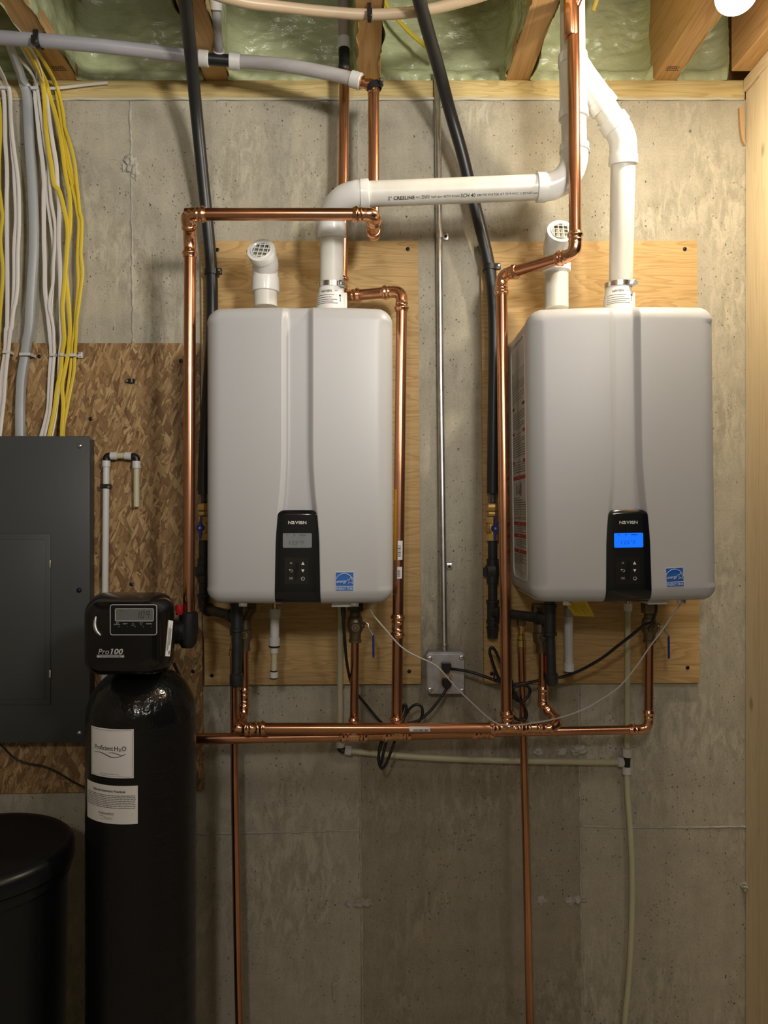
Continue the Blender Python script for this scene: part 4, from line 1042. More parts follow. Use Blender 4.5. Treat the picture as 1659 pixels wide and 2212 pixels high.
# ------------------------------------------------------------------ air intakes with bug screens
def intake(px, y_el, y_bot, cx, cy, r_px, tilt, label):
    d = 0.17; s = sc(0.19)
    root = empty('intake_pipe', P(px, y_bot, d), label, 'intake pipe')
    vpipe(P(px, y_bot+8, d), P(px-0.5, y_el+10, d), parent=root)
    vhub(P(px-0.5, y_el-13, d), P(px-0.3, y_el+20, d), parent=root)
    face = P(cx, cy, 0.235); nrm = Vector((tilt, -0.80, 0.36)).normalized()
    pts = [P(px-0.5, y_el, d), P(px-0.8, y_el-28, d+0.002), face-nrm*0.045, face-nrm*0.016]
    vbend(pts, parent=root)
    b = BM(); rod(b, face-nrm*0.022, face+nrm, [(0, RV*1.0), (0.001, RV*1.16), (0.020, RV*1.2), (0.0225, RV*1.17), (0.0225, RV*0.88), (0.010, RV*0.86), (0.0095, 0.0005)], 36, caps=False); obj('hub', b, M['pvc_fit'], root)
    b = BM(); rod(b, face-nrm*0.012, face+nrm, [(0.004, 0.0), (0.004, RV*0.88)], 30, caps=False); obj('throat', b, M['throat'], root)
    u = nrm.cross(up).normalized(); v = u.cross(nrm); ra = 0.14 if tilt < 0 else 0.02
    u, v = u*math.cos(ra)+v*math.sin(ra), v*math.cos(ra)-u*math.sin(ra)
    b = BM()
    rod(b, face-nrm*0.002, face+nrm, [(0.0, RV*0.88), (0.003, RV*0.9), (0.005, RV*0.84), (0.003, RV*0.76), (0, RV*0.76)], 32, caps=False); scr = obj('screen_ring', b, M['pvc_fit'], root)
    for k in (-1.5, -0.5, 0.5, 1.5):
        o = k*RV*0.40; hl = math.sqrt((RV*0.80)**2-o*o)
        for (p, q) in ((u, v), (v, u)):
            b = BM(); cyl(b, face+p*o-q*hl, face+p*o+q*hl, 0.0013, 6); obj('screen_bar', b, M['pvc_fit'], scr)
    b = BM(); c = face+u*RV*(1.19 if tilt < 0 else 1.19)*(-1 if tilt > 0 else 1); cyl(b, c-nrm*0.008-u*0.002, c-nrm*0.008+u*(0.004 if tilt < 0 else -0.004), 0.003, 10); obj('screw', b, M['galv'], root)
intake(574, 612, 655, 563.5, 540, 31, -0.10, 'white intake pipe with grid screen on the heater with the unlit display')
intake(1202.5, 568, 658, 1212, 499, 30, 0.02, 'white intake pipe with grid screen on the heater with the lit display')

# ================================================================== GAS LINES
def gas_line(hose, clamp_y, clamp_x, cx, y_end, gap, label_h, label_p, tee2, elbow_first):
    pts = smooth_path(PP(hose), 8)
    b = BM(); sweep(b, pts, 0.0163, 20); thing('gas_hose', b, M['hose'], label_h, 'hose')
    dz = hose[-1][2]; r = 0.0125
    root = empty('gas_pipe', P(cx, 1240, dz), label_p, 'gas pipe')
    y = y_end
    b = BM(); prof = []; L = (P(cx, y, dz)-P(cx, y+27, dz)).length; nR = 7
    for k in range(nR*4+1):
        prof.append((L*k/(nR*4), 0.0108+0.0032*math.cos(k*math.pi/2)))
    rod(b, P(cx, y-3, dz), P(cx, y+27, dz), prof, 20); obj('corrugated_tube', b, M['steel'], root)
    def yy(a): return P(cx, a, dz)
    b = BM(); hexa(b, yy(y+24), yy(y+40), 0.0180); obj('hose_nut', b, M['brass'], root)
    b = BM(); hexa(b, yy(y+41), yy(y+51), 0.0165); obj('hose_nut', b, M['brass'], root)
    b = BM(); rod(b, yy(y+52), yy(y+105), [(0, 0.014), (0.001, 0.017), (0.016, 0.017), (0.018, 0.013), (0.024, 0.0165), (0.040, 0.0165), (0.046, 0.013), (0.048, 0.0175), (0.066, 0.0175), (0.067, 0.015)], 8); val = obj('gas_valve', b, M['brass'], root)
    c = yy(y+77)+Vector((0.004 if gap > 0 else -0.004, -0.022, 0))
    b = BM(); cyl(b, c+Vector((0, 0.010, 0)), c+Vector((0, -0.004, 0)), 0.0105, 18, 0.001)
    for s in (1, -1):
        prism(b, [c+Vector((0.0045-0.0005*s, -0.003, s*0.004)), c+Vector((0.0035*1+s*0.002, -0.003, s*0.033)), c+Vector((-0.0015+s*0.002, -0.003, s*0.033)), c+Vector((-0.0045, -0.003, s*0.004))], Vector((0, 0.005, 0)))
    bmesh.ops.recalc_face_normals(b, faces=b.faces); hnd = obj('handle', b, M['blue_handle'], val)
    b = BM(); cyl(b, c+Vector((0, -0.004, 0)), c+Vector((0, -0.007, 0)), 0.003, 10); obj('handle_screw', b, M['galv'], hnd)
    def piece(a0, a1, prof_r, nm, hx=False):
        b = BM()
        if hx: hexa(b, yy(a0), yy(a1), prof_r, 0.002)
        else: cyl(b, yy(a0), yy(a1), prof_r, 20, 0.0008)
        return obj(nm, b, M['iron'], root)
    piece(y+104, y+146, r*1.03, 'nipple'); piece(y+143, y+160, 0.0165, 'union'); piece(y+157, y+180, 0.0205, 'union_nut', True); piece(y+178, y+196, 0.0165, 'union')
    b = BM(); box(b, yy(y+181)+Vector((-0.026, -0.008, 0)), yy(y+162)+Vector((-0.010, 0.008, 0)), 0.002, 1); obj('union_lug', b, M['iron'], root)
    piece(y+194, y+234, r*1.03, 'nipple')
    return root, yy, r
# first heater's line (mostly hidden behind the casing)
root, yy, rg = gas_line([(380, -230, 0.66), (390, -120, 0.52), (396, -50, 0.43), (401, 10, 0.36), (407, 70, 0.285), (413, 125, 0.225), (424, 240, 0.14), (437, 370, 0.085), (447, 470, 0.055), (455, 560, 0.042), (458, 640, 0.040), (456, 750, 0.040), (446, 900, 0.040), (441, 1000, 0.040), (440, 1068, 0.040)],
    588, 462, 440, 1063, -1, 'black hose passing behind the copper crossing pipe and down past the unlit heater', 'black iron gas pipe with a blue valve beside the strand board', None, True)
A = P(440, 1314, 0.040); T = P(512, 1334, 0.215); T.z = A.z
dirh = (T-A).normalized()
b = BM(); elbow_bm(b, P(440, 1280, 0.04), A, T, rg*1.02, 0.020, 'iron'); obj('elbow', b, M['iron'], root)
b = BM(); cyl(b, A+dirh*0.035, T-dirh*0.02, rg*1.05, 20); obj('nipple', b, M['iron'], root)
tee(root, T, dn, -dirh, rg, rg, 'iron', 'iron', 0.074, 0.036)
b = BM(); cyl(b, P(514, 1296, 0.215), T+up*0.02, rg*1.25, 20); obj('nipple', b, M['iron'], root)
b = BM(); cyl(b, T+dn*0.03, P(511, 1458, 0.215), rg*1.0, 20); obj('drip_leg', b, M['iron'], root)
b = BM(); rod(b, P(511, 1455, 0.215), P(511, 1484, 0.215), [(0, rg*1.15), (0.002, rg*1.38), (0.026, rg*1.38), (0.030, rg*1.25), (0.033, rg*1.0)], 22); obj('end_cap', b, M['iron'], root)
# second heater's line
root, yy, rg = gas_line([(868, -230, 0.70), (880, -130, 0.55), (893, -55, 0.44), (906, 0, 0.38), (925, 70, 0.29), (948, 150, 0.19), (972, 240, 0.12), (998, 330, 0.082), (1020, 420, 0.060), (1040, 500, 0.050), (1056, 570, 0.043), (1065, 640, 0.040), (1068, 740, 0.040), (1066, 900, 0.040), (1064, 1066, 0.040)],
    578, 1067, 1064, 1064, 1, 'black hose slanting down between the two heaters behind the horizontal vent', 'black iron gas pipe with a blue valve beside the lit heater', None, False)
A = P(1064, 1321, 0.040); T = P(1178, 1333, 0.19); T.z = A.z
dirh = (T-A).normalized()
tee(root, A, dn, dirh, rg, rg, 'iron', 'iron', 0.066, 0.036)
b = BM(); rod(b, P(1064, 1342, 0.04), P(1064, 1384, 0.04), [(0, rg*1.0), (0.013, rg*1.0), (0.014, rg*1.4), (0.020, rg*1.4), (0.022, rg*1.25), (0.046, rg*1.15), (0.048, rg*0.9)], 20); obj('end_plug', b, M['iron'], root)
b = BM(); cyl(b, A+dirh*0.03, T-dirh*0.03, rg*1.05, 20); obj('nipple', b, M['iron'], root)
T2 = P(1188, 1333, 0.20); T2.z = A.z
tee(root, T2, dn, -dirh, rg, rg, 'iron', 'iron', 0.082, 0.042)
b = BM(); cyl(b, P(1187, 1294, 0.20), T2+up*0.02, rg*1.1, 20); obj('nipple', b, M['iron'], root)
b = BM(); cyl(b, T2+dn*0.03, P(1191.5, 1458, 0.20), rg*0.98, 20); obj('drip_leg', b, M['iron'], root)
b = BM(); rod(b, P(1192, 1454, 0.20), P(1192, 1481, 0.20), [(0, rg*1.1), (0.002, rg*1.28), (0.024, rg*1.28), (0.028, rg*1.15), (0.031, rg*0.9)], 22); obj('end_cap', b, M['iron'], root)
# hose clamps screwed to the boards
def hose_clamp(px, py, d, r, side, label, slant=0.0):
    root = empty('pipe_clamp', P(px, py, 0.02), label, 'clamp')
    c = P(px, py, d)
    b = BM(); rod(b, c+up*0.0075, c+dn*0.0075, [(0, r+0.0004), (0, r+0.0036), (0.015, r+0.0036), (0.015, r+0.0004)], 24, caps=False); obj('band', b, M['black_plastic'], root)
    b = BM(); box(b, c+Vector((r*0.8*side if side > 0 else -(r+0.013), -0.012, -0.008+slant)), c+Vector((r+0.013 if side > 0 else -r*0.8, 0.002, 0.009+slant)), 0.002, 2)
    box(b, c+Vector((r*0.7*side-0.003, -0.004, -0.006)), c+Vector((r*0.7*side+0.003, d-0.018, 0.006))); obj('flange', b, M['black_plastic'], root)
    b = BM(); s = c+Vector((side*(r+0.007), -0.012, 0.002+slant)); cyl(b, s, s+Vector((0, -0.003, 0)), 0.0038, 12, 0.001); obj('screw', b, M['galv'], root)
hose_clamp(457, 588, 0.041, 0.0163, 1, 'black plastic clamp on the hose above the unlit heater')
hose_clamp(1058, 578, 0.042, 0.0163, 1, 'black plastic clamp on the slanting hose above the lit heater')

# ================================================================== CONDUIT, OUTLET, CORDS
root = empty('conduit', P(952, 800, 0.01), 'slim galvanised steel conduit running down to the outlet box', 'conduit')
cd = 0.0125
b = BM(); sweep(b, PP([(945, 150, cd), (946.5, 300, cd), (953, 900, cd), (960, 1402, cd+0.012), (960, 1412, cd+0.014)]), 0.0090, 18); obj('tube', b, M['galv'], root)
for (px, py, sx_) in ((949.5, 508, 1), (957.5, 1224, 1)):
    c = P(px, py, cd)
    b = BM(); rod(b, c+up*0.009, c+dn*0.009, [(0, 0.0092), (0, 0.0106), (0.018, 0.0106), (0.018, 0.0092)], 20, caps=False); st = obj('strap', b, M['galv'], root)
    b = BM(); box(b, (c.x+0.009, -0.0035, c.z-0.0095), (c.x+0.026, -0.0012, c.z+0.0095), 0.001, 2); obj('strap_foot', b, M['galv'], st)
    b = BM(); rod(b, (c.x+0.018, -0.003, c.z), (c.x+0.018, -1, c.z), [(0, 0.0045), (0.003, 0.004), (0.0034, 0.0015)], 10); obj('screw', b, M['screw'], st)
b = BM(); c = P(960, 1400, 0.026); rod(b, c+up*0.012, c+dn*0.016, [(0, 0.009), (0.001, 0.0125), (0.004, 0.0125), (0.005, 0.0105), (0.028, 0.0105)], 18); cyl(b, c+Vector((0, -0.010, -0.004)), c+Vector((0, -0.015, -0.004)), 0.0038, 10, 0.0008); obj('connector', b, M['galv'], root)
root = empty('outlet_box', P(962, 1453, 0.0), 'silver cast metal outlet box on the wall with two black plugs', 'outlet box')
bd = 0.050
fr = lambda cx, cy, w, h, r, d, n=5: [P(x, y, d) for x, y in rrect(cx, cy, w, h, r, n)]
b = BM(); prism(b, fr(962, 1453, 81, 90, 9, 0.044), Vector((0, 0.0425, 0))); bmesh.ops.recalc_face_normals(b, faces=b.faces); obj('box', b, M['cast'], root)
b = BM(); prism(b, fr(963.5, 1456.5, 78, 84, 8, bd), Vector((0, 0.006, 0)))
bmesh.ops.recalc_face_normals(b, faces=b.faces); plate = obj('cover_plate', b, M['cast'], root)
for (x, y) in ((928.5, 1423), (997, 1421), (929, 1491), (998, 1493)):
    b = BM(); p = P(x, y, bd); rod(b, p+Vector((0, 0.004, 0)), p+Vector((0, -1, 0)), [(0, 0.0075), (0.0055, 0.0068), (0.0062, 0.0058), (0.0062, 0.0026), (0.003, 0.002)], 14, caps=True); obj('screw', b, M['galv'], plate)
b = BM(); prism(b, fr(964, 1458.5, 26.5, 54.5, 2, bd+0.0022), Vector((0, 0.0025, 0))); bmesh.ops.recalc_face_normals(b, faces=b.faces); obj('receptacle', b, M['receptacle'], plate)
def cord(name, pts, r, label, plug=None, cat='power cord', m='cord', n=7, relief_at=None):
    root = empty(name, P(*pts[0]), label, cat)
    b = BM(); sweep(b, smooth_path(PP(pts), n), r, 10); obj('cable', b, M[m], root)
    if plug:
        px, py, d = plug[0]
        b = BM()
        outline = [(-9.5, -10), (9.5, -10), (10.5, -6), (10, 3), (3.5, 11), (-3, 11), (-10, 3), (-10.5, -6)]
        prism(b, [P(px+x, py+y, d) for x, y in outline], Vector((0, 0.026, 0)))
        bmesh.ops.recalc_face_normals(b, faces=b.faces)
        es = [e for e in b.edges if all(abs(v.co.y+d) < 1e-5 for v in e.verts)]
        bmesh.ops.bevel(b, geom=es, offset=0.003, segments=2, affect='EDGES'); obj('plug', b, M['cord'], root)
    if relief_at:
        a, c = relief_at; b = BM(); rod(b, P(*a), P(*c), [(0, 0.0062), (0.02, 0.0058), (0.026, 0.0048), (0.031, 0.0042)], 12); obj('strain_relief', b, M['cord'], root)
    return root
cord('power_cord', [(741, 1312, 0.27), (742, 1345, 0.265), (745, 1385, 0.24), (749, 1430, 0.20), (757, 1470, 0.15), (770, 1497, 0.125), (792, 1524, 0.115), (815, 1552, 0.115), (828, 1566, 0.115),
    (836, 1590, 0.118), (829, 1624, 0.125), (822, 1652, 0.13), (818, 1640, 0.13), (821, 1610, 0.125), (834, 1586, 0.12), (856, 1560, 0.11), (868, 1536, 0.10), (873, 1523, 0.10), (878, 1528, 0.10), (873, 1550, 0.105),
    (858, 1585, 0.12), (846, 1620, 0.13), (834, 1650, 0.135), (825, 1660, 0.135), (819, 1648, 0.135), (820, 1620, 0.13), (836, 1585, 0.12), (868, 1556, 0.10), (884, 1532, 0.095), (899, 1522, 0.095), (911, 1528, 0.095), (912, 1545, 0.098),
    (903, 1560, 0.10), (886, 1566, 0.105), (884, 1562, 0.105), (905, 1556, 0.10), (930, 1535, 0.092), (950, 1510, 0.085), (962, 1492, 0.078), (965, 1487, 0.072)], 0.0038,
    'black power cord looped below the outlet box from the unlit heater', ((965.5, 1478.5, 0.078), None), relief_at=((741, 1312, 0.27), (743.5, 1346, 0.265)))
cord('power_cord', [(1416, 1300, 0.27), (1417, 1320, 0.27), (1409, 1342, 0.245), (1392, 1350, 0.225), (1362, 1374, 0.205), (1330, 1399, 0.185), (1300, 1422, 0.165), (1260, 1445, 0.14), (1226, 1459, 0.125), (1195, 1466, 0.115), (1160, 1471, 0.11), (1130, 1477, 0.11), (1107, 1478, 0.11), (1085, 1473, 0.115), (1074, 1458, 0.12), (1064, 1430, 0.12), (1058, 1410, 0.12), (1061, 1399, 0.12), (1070, 1406, 0.12), (1082, 1432, 0.12), (1098, 1458, 0.115), (1106, 1476, 0.11),
    (1106, 1500, 0.11), (1119, 1514, 0.11), (1133, 1512, 0.11), (1144, 1498, 0.11), (1143, 1486, 0.11), (1132, 1480, 0.11), (1112, 1484, 0.115), (1110, 1494, 0.115), (1124, 1514, 0.115), (1136, 1535, 0.115), (1137, 1550, 0.115), (1128, 1556, 0.115), (1114, 1552, 0.115), (1105, 1538, 0.115), (1104, 1510, 0.115), (1102, 1482, 0.112), (1088, 1476, 0.11), (1065, 1468, 0.105), (1040, 1459, 0.10), (1010, 1450, 0.09), (985, 1446, 0.08), (975, 1445, 0.072)], 0.0040,
    'black power cord looped behind the front riser from the lit heater', ((965, 1443.5, 0.078), None))
b = BM(); sweep(b, smooth_path(PP([(1072, 1450, 0.118), (1068, 1455, 0.118), (1068, 1470, 0.118), (1078, 1462, 0.118)]), 5), 0.0022, 8); box(b, P(1068, 1458, 0.122), P(1074, 1452, 0.116), 0.001, 1)
thing('twist_tie', b, M['cord'], 'black twist tie around the cord loop left of the front riser', 'tie')
b = BM(); sweep(b, smooth_path(PP([(798, 1302, 0.27), (800, 1314, 0.27), (806, 1328, 0.265), (818, 1343, 0.262), (838, 1366, 0.260), (860, 1391, 0.258), (880, 1407, 0.255), (903, 1419, 0.252), (928, 1430, 0.25), (947, 1442, 0.25), (966, 1463, 0.25), (988, 1488, 0.25), (1012, 1511, 0.25), (1035, 1533, 0.25), (1058, 1553, 0.252), (1075, 1563, 0.254), (1094, 1566.5, 0.254), (1120, 1566, 0.252), (1150, 1562, 0.25), (1190, 1555, 0.245), (1230, 1544, 0.24), (1265, 1530, 0.24), (1300, 1510, 0.245), (1330, 1490, 0.25), (1352, 1468, 0.255), (1380, 1432, 0.26), (1405, 1395, 0.268), (1430, 1362, 0.275), (1452, 1330, 0.285), (1468, 1308, 0.295), (1472, 1299, 0.30)]), 6), 0.0019, 8)
thing('sensor_wire', b, M['wire'], 'thin grey wire drooping between the undersides of the two heaters', 'wire')
# ================================================================== CONDENSATE LINES AND STUBS
root = empty('condensate_pipe', P(1354, 1646, 0.03), 'cream plastic drain tubing linking both heaters with black fittings', 'pipe')
rc_ = R12
def cream(pts, nm='tube', fil=None):
    b = BM(); q = PP(pts); sweep(b, smooth_path(q, 6) if len(q) > 2 else q, rc_, 16); obj(nm, b, M['cream'], root)
def ring(a, c, r=0.0128, mm='pex_ring', nm='clamp_ring'):
    b = BM(); cyl(b, P(*a), P(*c), r, 20, 0.0012); obj(nm, b, M[mm], root)
cream([(1356.5, 1312, 0.055), (1356, 1400, 0.045), (1355.5, 1520, 0.035), (1355, 1628, 0.03)])
ring((1355, 1617, 0.03), (1355, 1635, 0.03)); ring((1354, 1656, 0.03), (1354, 1672, 0.03)); ring((1334, 1646.5, 0.03), (1347, 1646.5, 0.03))
b = BM(); cyl(b, P(1354.8, 1632, 0.03), P(1354.2, 1660, 0.03), 0.0088, 16); cyl(b, P(1344, 1646, 0.03), P(1354, 1646, 0.03), 0.0088, 16); obj('tee', b, M['black_plastic'], root)
cream([(1354, 1664, 0.03), (1356, 1720, 0.031), (1362, 1800, 0.033), (1365.5, 1880, 0.034), (1365.5, 1960, 0.034), (1362, 2060, 0.034), (1356, 2140, 0.034), (1349, 2212, 0.034), (1342, 2320, 0.034)])
cream([(758, 1622, 0.03), (800, 1626.5, 0.03), (860, 1632, 0.03), (940, 1637.5, 0.03), (1040, 1641.5, 0.03), (1160, 1644.5, 0.03), (1338, 1646.5, 0.03)])
ring((745, 1620.5, 0.03), (759, 1622, 0.03)); ring((734.5, 1597, 0.03), (734.5, 1614, 0.03))
b = BM(); elbow_bm(b, P(734.5, 1600, 0.03), P(734.5, 1621, 0.03), P(760, 1622, 0.03), 0.0082, 0.009, 'plain'); obj('elbow', b, M['black_plastic'], root)
cream([(735, 1311, 0.045), (734.5, 1450, 0.035), (734.5, 1602, 0.03)])
ring((1356.5, 1303, 0.055), (1356.5, 1320, 0.055), 0.0115, 'paper', 'nut'); ring((1357, 1296, 0.055), (1357, 1304, 0.055), 0.0075, 'steel', 'nipple')
root = empty('drain_stub', P(594, 1390, 0.15), 'short white capped plastic stub hanging under the unlit heater', 'drain')
def stub(a, c, r, mm, nm): b = BM(); cyl(b, P(*a), P(*c), r, 20, 0.0010); obj(nm, b, M[mm], root)
ds = 0.15
for a, c, r, mm, nm in ((1300, 1316, 0.008, 'brass', 'nipple'), (1314.5, 1334, 0.0148, 'pex_ring', 'nut'), (1334, 1378, 0.0120, 'pex_ring', 'pipe'), (1377, 1395, 0.0146, 'pex_ring', 'nut'), (1394.5, 1398, 0.0150, 'black_plastic', 'washer'), (1398, 1411, 0.0108, 'pex_ring', 'collar'), (1411, 1450, 0.0082, 'cream', 'tube'), (1448, 1451, 0.0100, 'black_plastic', 'washer'), (1451, 1464, 0.0112, 'pex_ring', 'end_cap'), (1464, 1466.5, 0.0113, 'black_plastic', 'washer')):
    stub((594.5-0.02*(a-1300), a, ds), (594.5-0.02*(c-1300), c, ds), r, mm, nm)
root = empty('drain_stub', P(1228, 1390, 0.13), 'long grey white plastic stub hanging beside the yellow card', 'drain')
for a, c, r, mm, nm in ((1298, 1312, 0.008, 'brass', 'nipple'), (1311, 1331, 0.0122, 'pex_clear', 'nut'), (1331, 1434, 0.0118, 'pex_ring', 'pipe'), (1432, 1450, 0.0142, 'pex_ring', 'end_cap'), (1449, 1452, 0.0136, 'black_plastic', 'washer')):
    stub((1227.5+0.01*(a-1300), a, 0.13), (1227.5+0.01*(c-1300), c, 0.13), r, mm, nm)
b = BM(); q = [P(1217, 1299, 0.20), P(1268, 1299, 0.20), P(1285, 1332, 0.185), P(1240, 1330, 0.185)]; prism(b, q, Vector((0, 0.0012, 0)))
bmesh.ops.recalc_face_normals(b, faces=b.faces); card = thing('warning_card', b, M['yellow_card'], 'yellow printed card hanging from the underside of the lit heater', 'card', smooth=False)
b = BM()
for k in range(8):
    t = 0.14+k*0.095; a = q[0].lerp(q[1], t); c = q[3].lerp(q[2], t); a, c = a.lerp(c, 0.12), a.lerp(c, 0.12+0.7*(0.6+0.4*((k*7) % 3)/2))
    o = Vector((0, -0.0008, 0)); w = Vector((0.0008, 0, 0)); b.faces.new([b.verts.new(p+o) for p in (a, a+w, c+w, c)])
bmesh.ops.recalc_face_normals(b, faces=b.faces); obj('printed_text', b, M['dark_print'], card, smooth=False, kind='stuff')
# ================================================================== CEILING PIPES
def pring(root, a, c, r): b = BM(); cyl(b, a, c, r, 22, 0.0015); return obj('clamp_ring', b, M['pex_ring'], root)
root = empty('ceiling_pipe', P(300, 108, 0.18), 'grey plastic ceiling pipe with a black tee feeding the clear curved length', 'pipe')
gp = smooth_path(PP([(-60, 77, 0.215), (0, 81, 0.212), (85, 87, 0.205), (180, 95.5, 0.19), (300, 108, 0.17), (400, 121, 0.15), (432, 125.5, 0.145)]), 6)
b = BM(); sweep(b, gp, 0.0172, 20); obj('pipe', b, M['pex_grey'], root)
pring(root, P(429, 125, 0.146), P(451, 127.5, 0.143), 0.0205)
b = BM(); cyl(b, P(449, 127.3, 0.143), P(497, 131.5, 0.137), 0.0150, 20); cyl(b, P(475, 129.5, 0.14), P(473.5, 112, 0.14), 0.0115, 16); obj('tee', b, M['black_plastic'], root)
pring(root, P(495, 131, 0.137), P(519, 133.5, 0.134), 0.0215)
pring(root, P(474, 124, 0.14), P(472.5, 106, 0.14), 0.0150)
b = BM(); sweep(b, smooth_path(PP([(473.5, 114, 0.142), (472, 90, 0.175), (469.5, 60, 0.215), (467, 12, 0.255)]), 5), 0.0112, 18); obj('branch', b, M['pex_grey'], root)
pring(root, P(467.5, 22, 0.25), P(466.5, 0, 0.262), 0.0150)
b = BM(); cyl(b, P(466.5, 6, 0.258), P(465, -40, 0.29), 0.0095, 14); obj('fitting', b, M['copper'], root)
cp = smooth_path(PP([(512, 132.5, 0.135), (560, 135.5, 0.15), (620, 142, 0.17), (680, 152.5, 0.185), (730, 163, 0.195), (764, 172, 0.202)]), 6)
b = BM(); sweep(b, cp, 0.0165, 20); obj('clear_pipe', b, M['pex_clear'], root, label='clear curved plastic pipe')
pring(root, P(758, 170, 0.201), P(780, 176.5, 0.204), 0.0205)
b = BM(); rod(b, P(778, 176, 0.204), P(806, 187, 0.206), [(0, 0.0140), (0.006, 0.0165), (0.010, 0.0165), (0.012, 0.0125), (0.026, 0.0125)], 18)
sweep(b, fillet([P(795, 182, 0.205), P(807, 187, 0.206), P(807, 204, 0.206)], 0.012), 0.0152, 18); obj('adapter', b, M['copper_fit'], root)
root = empty('pipe_clamp', P(82, 82, 0.2), 'black strap holding the grey ceiling pipe under the joist', 'clamp')
def strap_over(root, c, axis, r, w, zt, ear):
    """strap looped under a pipe and screwed up to a joist"""
    ax_ = axis.normalized(); sd = up.cross(ax_).normalized(); b = BM(); q = []
    for k in range(13):
        a = math.pi*k/12; q.append(c+sd*math.cos(a)*(r+0.002)-up*math.sin(a)*(r+0.002))
    q = [Vector((q[0].x, q[0].y, zt))]+q+[Vector((q[-1].x, q[-1].y, zt))]
    for sgn in (1,):
        rows = [(b.verts.new(p-ax_*w), b.verts.new(p+ax_*w), b.verts.new(p+ax_*w+(p-c).normalized()*0.003), b.verts.new(p-ax_*w+(p-c).normalized()*0.003)) for p in q]
        for i in range(len(rows)-1):
            for j in range(4): b.faces.new((rows[i][j], rows[i][(j+1) % 4], rows[i+1][(j+1) % 4], rows[i+1][j]))
        b.faces.new(rows[0]); b.faces.new(rows[-1][::-1])
    bmesh.ops.recalc_face_normals(b, faces=b.faces); obj('strap', b, M['black_plastic'], root)
    e = c+sd*(r+0.010)*(-1); b = BM(); box(b, e+Vector((-w, -0.010, -r-0.012)), e+Vector((w*1.6, 0.004, -r+0.010)), 0.002, 1); obj('buckle', b, M['black_plastic'], root)
strap_over(root, P(84, 87, 0.205), gp[6]-gp[4], 0.0172, 0.006, Z_SILL_T-0.001, 0)
root = empty('pipe_clamp', P(812, 186, 0.2), 'black clamp around the copper elbow below the central joist', 'clamp')
c = P(808, 192, 0.205)
b = BM(); rod(b, c+Vector((-0.004, 0, 0.010)), c+Vector((0.004, -0.001, -0.006)), [(0, 0.0155), (0, 0.0192), (0.017, 0.0192), (0.017, 0.0155)], 22, caps=False); obj('band', b, M['black_plastic'], root)
b = BM(); box(b, c+Vector((0.013, -0.018, 0.001)), c+Vector((0.024, -0.006, 0.020)), 0.002, 1); obj('ear', b, M['black_plastic'], root)
b = BM(); s = c+Vector((0.019, -0.018, 0.013)); cyl(b, s, s+Vector((0, -0.003, 0)), 0.004, 10, 0.001); obj('screw', b, M['galv'], root)
# upper drop above riser two
root = empty('ceiling_pipe', P(742, 60, 0.095), 'brownish plastic drop pipe with white collar above the copper riser', 'pipe')
b = BM(); cyl(b, P(741.5, -60, 0.095), P(743, 88, 0.095), 0.0148, 20); obj('pipe', b, M['pex_brown'], root)
pring(root, P(742.8, 82, 0.095), P(743.2, 106, 0.095), 0.0175)
b = BM(); rod(b, P(743.2, 104, 0.095), P(744, 156, 0.095), [(0, 0.0140), (0.004, 0.0152), (0.045, 0.0152), (0.048, 0.0165), (0.060, 0.0165), (0.062, 0.0150)], 20); obj('coupling', b, M['black_plastic'], root)
b = BM(); box(b, P(717, 427, 0.022), P(729, 412, 0.001), 0.002, 1); sweep(b, [P(728, 420, 0.02), P(738, 420, 0.075)], 0.004, 8); cl = thing('pipe_hanger', b, M['black_plastic'], 'small dark hanger block on the concrete behind the copper riser', 'hanger')
b = BM(); p = P(722, 418, 0.022); cyl(b, p, p+Vector((0, -0.002, 0)), 0.0035, 10, 0.0006); obj('screw', b, M['galv'], cl)
# tan tubing bowing under the joist and its strap
b = BM(); tp = smooth_path(PP([(300, -150, 0.52), (370, -70, 0.45), (440, -22, 0.40), (520, 3, 0.37), (600, 14, 0.345), (700, 25, 0.325), (800, 31.5, 0.312), (900, 25, 0.318), (980, 8, 0.335), (1060, -16, 0.36), (1120, -45, 0.39), (1200, -100, 0.44), (1270, -170, 0.50)]), 6); sweep(b, tp, 0.0125, 16)
thing('ceiling_tube', b, M['pex_tan'], 'tan flexible tube bowing under the central joist', 'tube')
root = empty('pipe_clamp', P(797, 26, 0.31), 'black strap holding the tan tube under the central joist', 'clamp')
strap_over(root, P(798, 31.5, 0.312), Vector((1, 0, 0)), 0.0125, 0.0045, Z_SILL_T-0.001, 0)
def flatcable(pts, w, t, m, label, group=None, n=6, name='cable', cat='cable'):
    b = BM(); sweep(b, smooth_path(PP(pts), n), 1, 10, True, flat=(w, t)); return thing(name, b, M[m], label, cat, group)
flatcable([(800, -60, 0.05), (838, 15, 0.035), (862, 45, 0.03), (885, 70, 0.03), (905, 88, 0.032), (925, 105, 0.035), (945, 120, 0.03)], 0.0055, 0.0028, 'cable_yellow', 'yellow cable crossing the foam behind the slanting black hose')
flatcable([(1281, 24, 0.05), (1286, 10, 0.055), (1296, -20, 0.07), (1310, -60, 0.09)], 0.0065, 0.003, 'cable_yellow', 'short yellow cable end hanging in the bay beside the vent wye')

